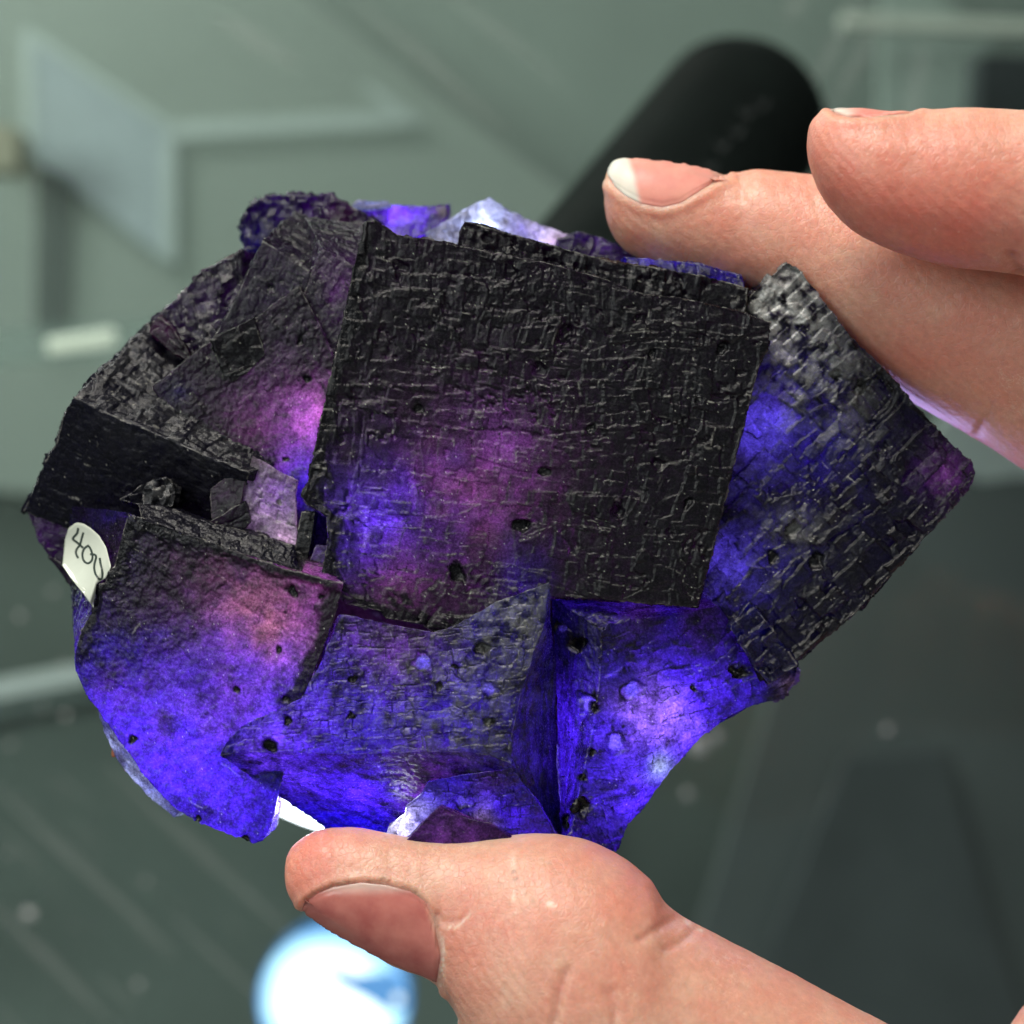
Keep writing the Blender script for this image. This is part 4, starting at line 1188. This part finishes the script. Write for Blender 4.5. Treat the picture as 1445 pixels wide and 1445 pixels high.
def poly_sd(x, y, poly):
    """signed distance to a closed polygon, negative inside"""
    p = np.array(poly, float); q = np.roll(p, -1, 0)
    d = np.full(x.shape, 1e9); ins = np.zeros(x.shape, bool)
    for (ax_, ay_), (bx_, by_) in zip(p, q):
        ex, ey = bx_ - ax_, by_ - ay_
        t_ = np.clip(((x - ax_) * ex + (y - ay_) * ey) / (ex * ex + ey * ey), 0, 1)
        d = np.minimum(d, np.hypot(x - ax_ - t_ * ex, y - ay_ - t_ * ey))
        c_ = ((ay_ > y) != (by_ > y))
        ins ^= c_ & (x < (bx_ - ax_) * (y - ay_) / (by_ - ay_ + 1e-12) + ax_)
    return np.where(ins, -d, d)

NAIL_T = [(424, 1290), (430, 1274), (446, 1261), (470, 1251), (510, 1245), (548, 1249), (580, 1258), (600, 1272), (612, 1300), (620, 1335), (618, 1362), (618, 1400), (560, 1385), (500, 1352), (450, 1322)]
NAIL_A = [(850, 222), (880, 212), (1028, 235), (1030, 246), (990, 268), (962, 286), (935, 293), (905, 287), (880, 274), (860, 258), (850, 250)]
NAIL_B = [(1168, 150), (1200, 140), (1300, 146), (1285, 158), (1240, 163), (1205, 166), (1180, 164)]
facing = no[:, 2] > -0.15
dsp = np.zeros(nV)
for poly, zlo, zhi in ((NAIL_T, -400, 400), (NAIL_A, -165, 50), (NAIL_B, 75, 300)):
    sd_ = poly_sd(gx, gy, poly)
    k_ = facing & (g[:, 2] > zlo - 20) & (g[:, 2] < zhi)
    if poly is NAIL_A: k_ &= gx < 1060
    dsp += np.where(k_, -4.5 * sm(2, -5, sd_) + 3.0 * np.exp(-((sd_ - 8) / 6.0) ** 2), 0)
# creases
def crease(pts, depth, width, zmin=-1e9):
    global dsp
    p = np.array(pts, float); d = np.full(nV, 1e9)
    for a, b in zip(p[:-1], p[1:]):
        e = b - a
        t_ = np.clip(((gx - a[0]) * e[0] + (gy - a[1]) * e[1]) / (e @ e), 0, 1)
        d = np.minimum(d, np.hypot(gx - a[0] - t_ * e[0], gy - a[1] - t_ * e[1]))
    dsp += np.where(facing & (g[:, 2] > zmin), -depth * np.exp(-(d / width) ** 2), 0)
    return d
crease([(800, 1370), (790, 1400), (785, 1430), (780, 1450)], 5, 6)
crease([(862, 1400), (868, 1425), (866, 1450)], 3.5, 6)
crease([(952, 1296), (930, 1310), (905, 1325)], 4, 7)
crease([(980, 1312), (960, 1330), (940, 1340)], 3, 6)
crease([(1428, 365), (1432, 380), (1448, 400)], 9, 9, 0)
crease([(617, 1290), (624, 1330), (622, 1390), (640, 1440)], 5, 6)
crease([(600, 1278), (625, 1302), (650, 1300), (660, 1288)], 2.5, 4)
crease([(1040, 245), (1050, 262), (1046, 280)], 3, 6)
crease([(1380, 610), (1395, 585), (1400, 570)], 4, 6)
dsp += 2.2 * (fbm(gx / 46, gy / 46, 77) - .5) + 1.0 * (fbm(gx / 14, gy / 14, 78) - .5)
g2 = g + no * dsp[:, None]
co2 = g2 * S; co2[:, 2] += Z0
hme.vertices.foreach_set('co', co2.astype(np.float32).ravel())
hme.update()
fl = 0.16 + 0.0 * gx
def soft(x, y, r, a, zlo=-1e9, zhi=1e9):
    global fl
    k_ = (g[:, 2] > zlo) & (g[:, 2] < zhi)
    fl = fl + np.where(k_, a * np.exp(-(np.hypot(gx - x, gy - y) / r) ** 2), 0)
soft(430, 1230, 70, .6); soft(660, 1330, 70, .35); soft(900, 1250, 90, .35); soft(560, 1400, 80, .3)
soft(870, 300, 60, .25, -400, -20); soft(1160, 230, 90, .45, 0); soft(1280, 330, 130, .6, 0); soft(1390, 300, 90, .4, 0)
soft(1340, 500, 160, .35, -400, 0); soft(1060, 330, 120, .25, -400, 0)
fl = np.clip(fl + 0.35 * (fbm(gx / 30, gy / 30, 5) - .5), 0, 1)
sd_ = poly_sd(gx, gy, NAIL_T)
dirt = np.where(facing, 0.5 * np.exp(-((sd_ - 3) / 2.6) ** 2) * sm(.42, .62, fbm(gx / 18, gy / 18, 9)) * (gy < 1310), 0)
for (x, y, r) in ((541, 1240, 4), (548, 1243, 3), (586, 1258, 4), (725, 1230, 3), (728, 1240, 3), (700, 1270, 1.8)):
    dirt = np.maximum(dirt, np.where(facing, 0.8 * np.exp(-(np.hypot(gx - x, gy - y) / r) ** 2), 0))
hme.materials.clear(); hme.materials.append(SKIN)
dry = np.zeros(nV)
for line, wd, am in (([(606, 1278), (618, 1300), (624, 1330), (626, 1360), (618, 1392)], 2.6, .8), ([(620, 1302), (632, 1309), (648, 1308), (658, 1296), (662, 1288)], 2.4, .7), ([(722, 1200), (727, 1235), (724, 1275)], 2.2, .5),
                     ([(955, 1292), (975, 1305), (990, 1312)], 3, .6), ([(776, 1276), (782, 1280)], 5, .9), ([(700, 1300), (730, 1288)], 1.6, .4)):
    p = np.array(line, float); d = np.full(nV, 1e9)
    for a, b in zip(p[:-1], p[1:]):
        e = b - a; t_ = np.clip(((gx - a[0]) * e[0] + (gy - a[1]) * e[1]) / (e @ e), 0, 1)
        d = np.minimum(d, np.hypot(gx - a[0] - t_ * e[0], gy - a[1] - t_ * e[1]))
    d = d + 3.0 * (fbm(gx / 7, gy / 7, 44) - .5)
    dry = np.maximum(dry, np.where(facing, am * np.exp(-(d / wd) ** 2) * sm(.35, .6, fbm(gx / 9, gy / 9, 45)), 0))
fattr(hme, 'dry', dry)
fattr(hme, 'flush', fl); fattr(hme, 'dirt', np.clip(dirt, 0, 1))
hme.polygons.foreach_set('use_smooth', np.ones(len(hme.polygons), bool))
hand = bpy.data.objects.new('hand', hme)
C.objects.link(hand)
tag(hand, 'bare hand gripping the crystal cluster between thumb below and two fingers above', 'hand')

bvh = BVHTree.FromPolygons([Vector(v) for v in co2], [tuple(p.vertices) for p in hme.polygons])
camp = Vector((0, 0, Z0 + D))
def nail(top, bottom, lift, free, label, nu=70, nv=30, zguess=0, mat=None):
    """top and bottom outlines (same direction, pixels); laid on the skin, with thickness"""
    tp = resample(np.c_[np.array(top, float), np.zeros(len(top))], nu)[:, :2]
    bt = resample(np.c_[np.array(bottom, float), np.zeros(len(bottom))], nu)[:, :2]
    up_, lo_ = [], []
    fe_ = []
    for j in range(nv + 1):
        v_ = j / nv
        for i in range(nu + 1):
            x, y = tp[i] * (1 - v_) + bt[i] * v_
            tgt = Vector(M(U(x, y, zguess)))
            d_ = (tgt - camp).normalized()
            loc, nrm, ix, ds = bvh.ray_cast(camp, d_)
            if loc is None or abs((loc.z - Z0) / S - zguess) > 150:
                loc, nrm, ix, ds = bvh.find_nearest(tgt)
            e_ = min(1.0, min(i, nu - i) / (nu * .10), min(j, nv - j) / (nv * .16))
            e_ = math.sin(e_ * math.pi / 2)
            up_.append(loc + nrm * S * (lift * (0.25 + 0.75 * e_) * (1 - 0.7 * float(sm(.82, 1.0, i / nu)))))
            lo_.append(loc - nrm * S * 5)
            fe_.append(free(x, y))
    k = len(up_); W_ = nu + 1
    f_ = [(j * W_ + i, (j + 1) * W_ + i, (j + 1) * W_ + i + 1, j * W_ + i + 1) for j in range(nv) for i in range(nu)]
    bd = [i for i in range(nu)] + [nu + W_ * j for j in range(nv)] + [nv * W_ + i for i in range(nu, 0, -1)] + [W_ * j for j in range(nv, 0, -1)]
    for a, b in zip(bd, bd[1:] + bd[:1]): f_.append((a, b, k + b, k + a))
    f_ += [tuple(k + q for q in reversed(t_)) for t_ in f_[:nu * nv]]
    o = add_mesh('fingernail', up_ + lo_, f_, mat or NAIL, hand, True)
    sm_ = o.modifiers.new('smooth', 'SMOOTH'); sm_.factor = .5; sm_.iterations = 3
    fattr(o.data, 'free_edge', np.array(fe_ + fe_))
    rt = [float(sm(.80, 1.0, i / nu)) * .85 for j in range(nv + 1) for i in range(nu + 1)]
    fattr(o.data, 'root', np.array(rt + rt))
    if label: o['label'] = label
    return o
nail([(424, 1290), (430, 1274), (446, 1261), (470, 1251), (510, 1245), (548, 1249), (580, 1258), (600, 1272), (612, 1300)],
     [(424, 1290), (448, 1312), (478, 1328), (520, 1350), (556, 1366), (590, 1380), (616, 1389), (622, 1350), (612, 1300)], 5.0,
     lambda x, y: float(sm(1268, 1248, y + 0.004 * (x - 520) ** 2 * 0.3)) * .5, 'dark pink thumbnail with shade in its colour', zguess=zT + 60, mat=NAIL_SHADED)
nail([(856, 238), (862, 229), (882, 220), (930, 222), (985, 232), (1028, 243)],
     [(856, 238), (866, 262), (882, 276), (905, 288), (935, 293), (962, 286), (990, 268), (1028, 243)], 5.0,
     lambda x, y: float(sm(892, 880, x - 0.35 * (y - 225) + 0.0025 * (y - 240) ** 2)), 'pink nail with a white tip on the lower finger', zguess=zA + 55)
nail([(1172, 153), (1200, 148), (1240, 151), (1290, 157)], [(1172, 156), (1195, 165), (1230, 165), (1290, 159)], 4.0,
     lambda x, y: float(sm(1215, 1185, x)) * .8, 'nail seen edge on along the top of the upper finger', zguess=zB + 20)
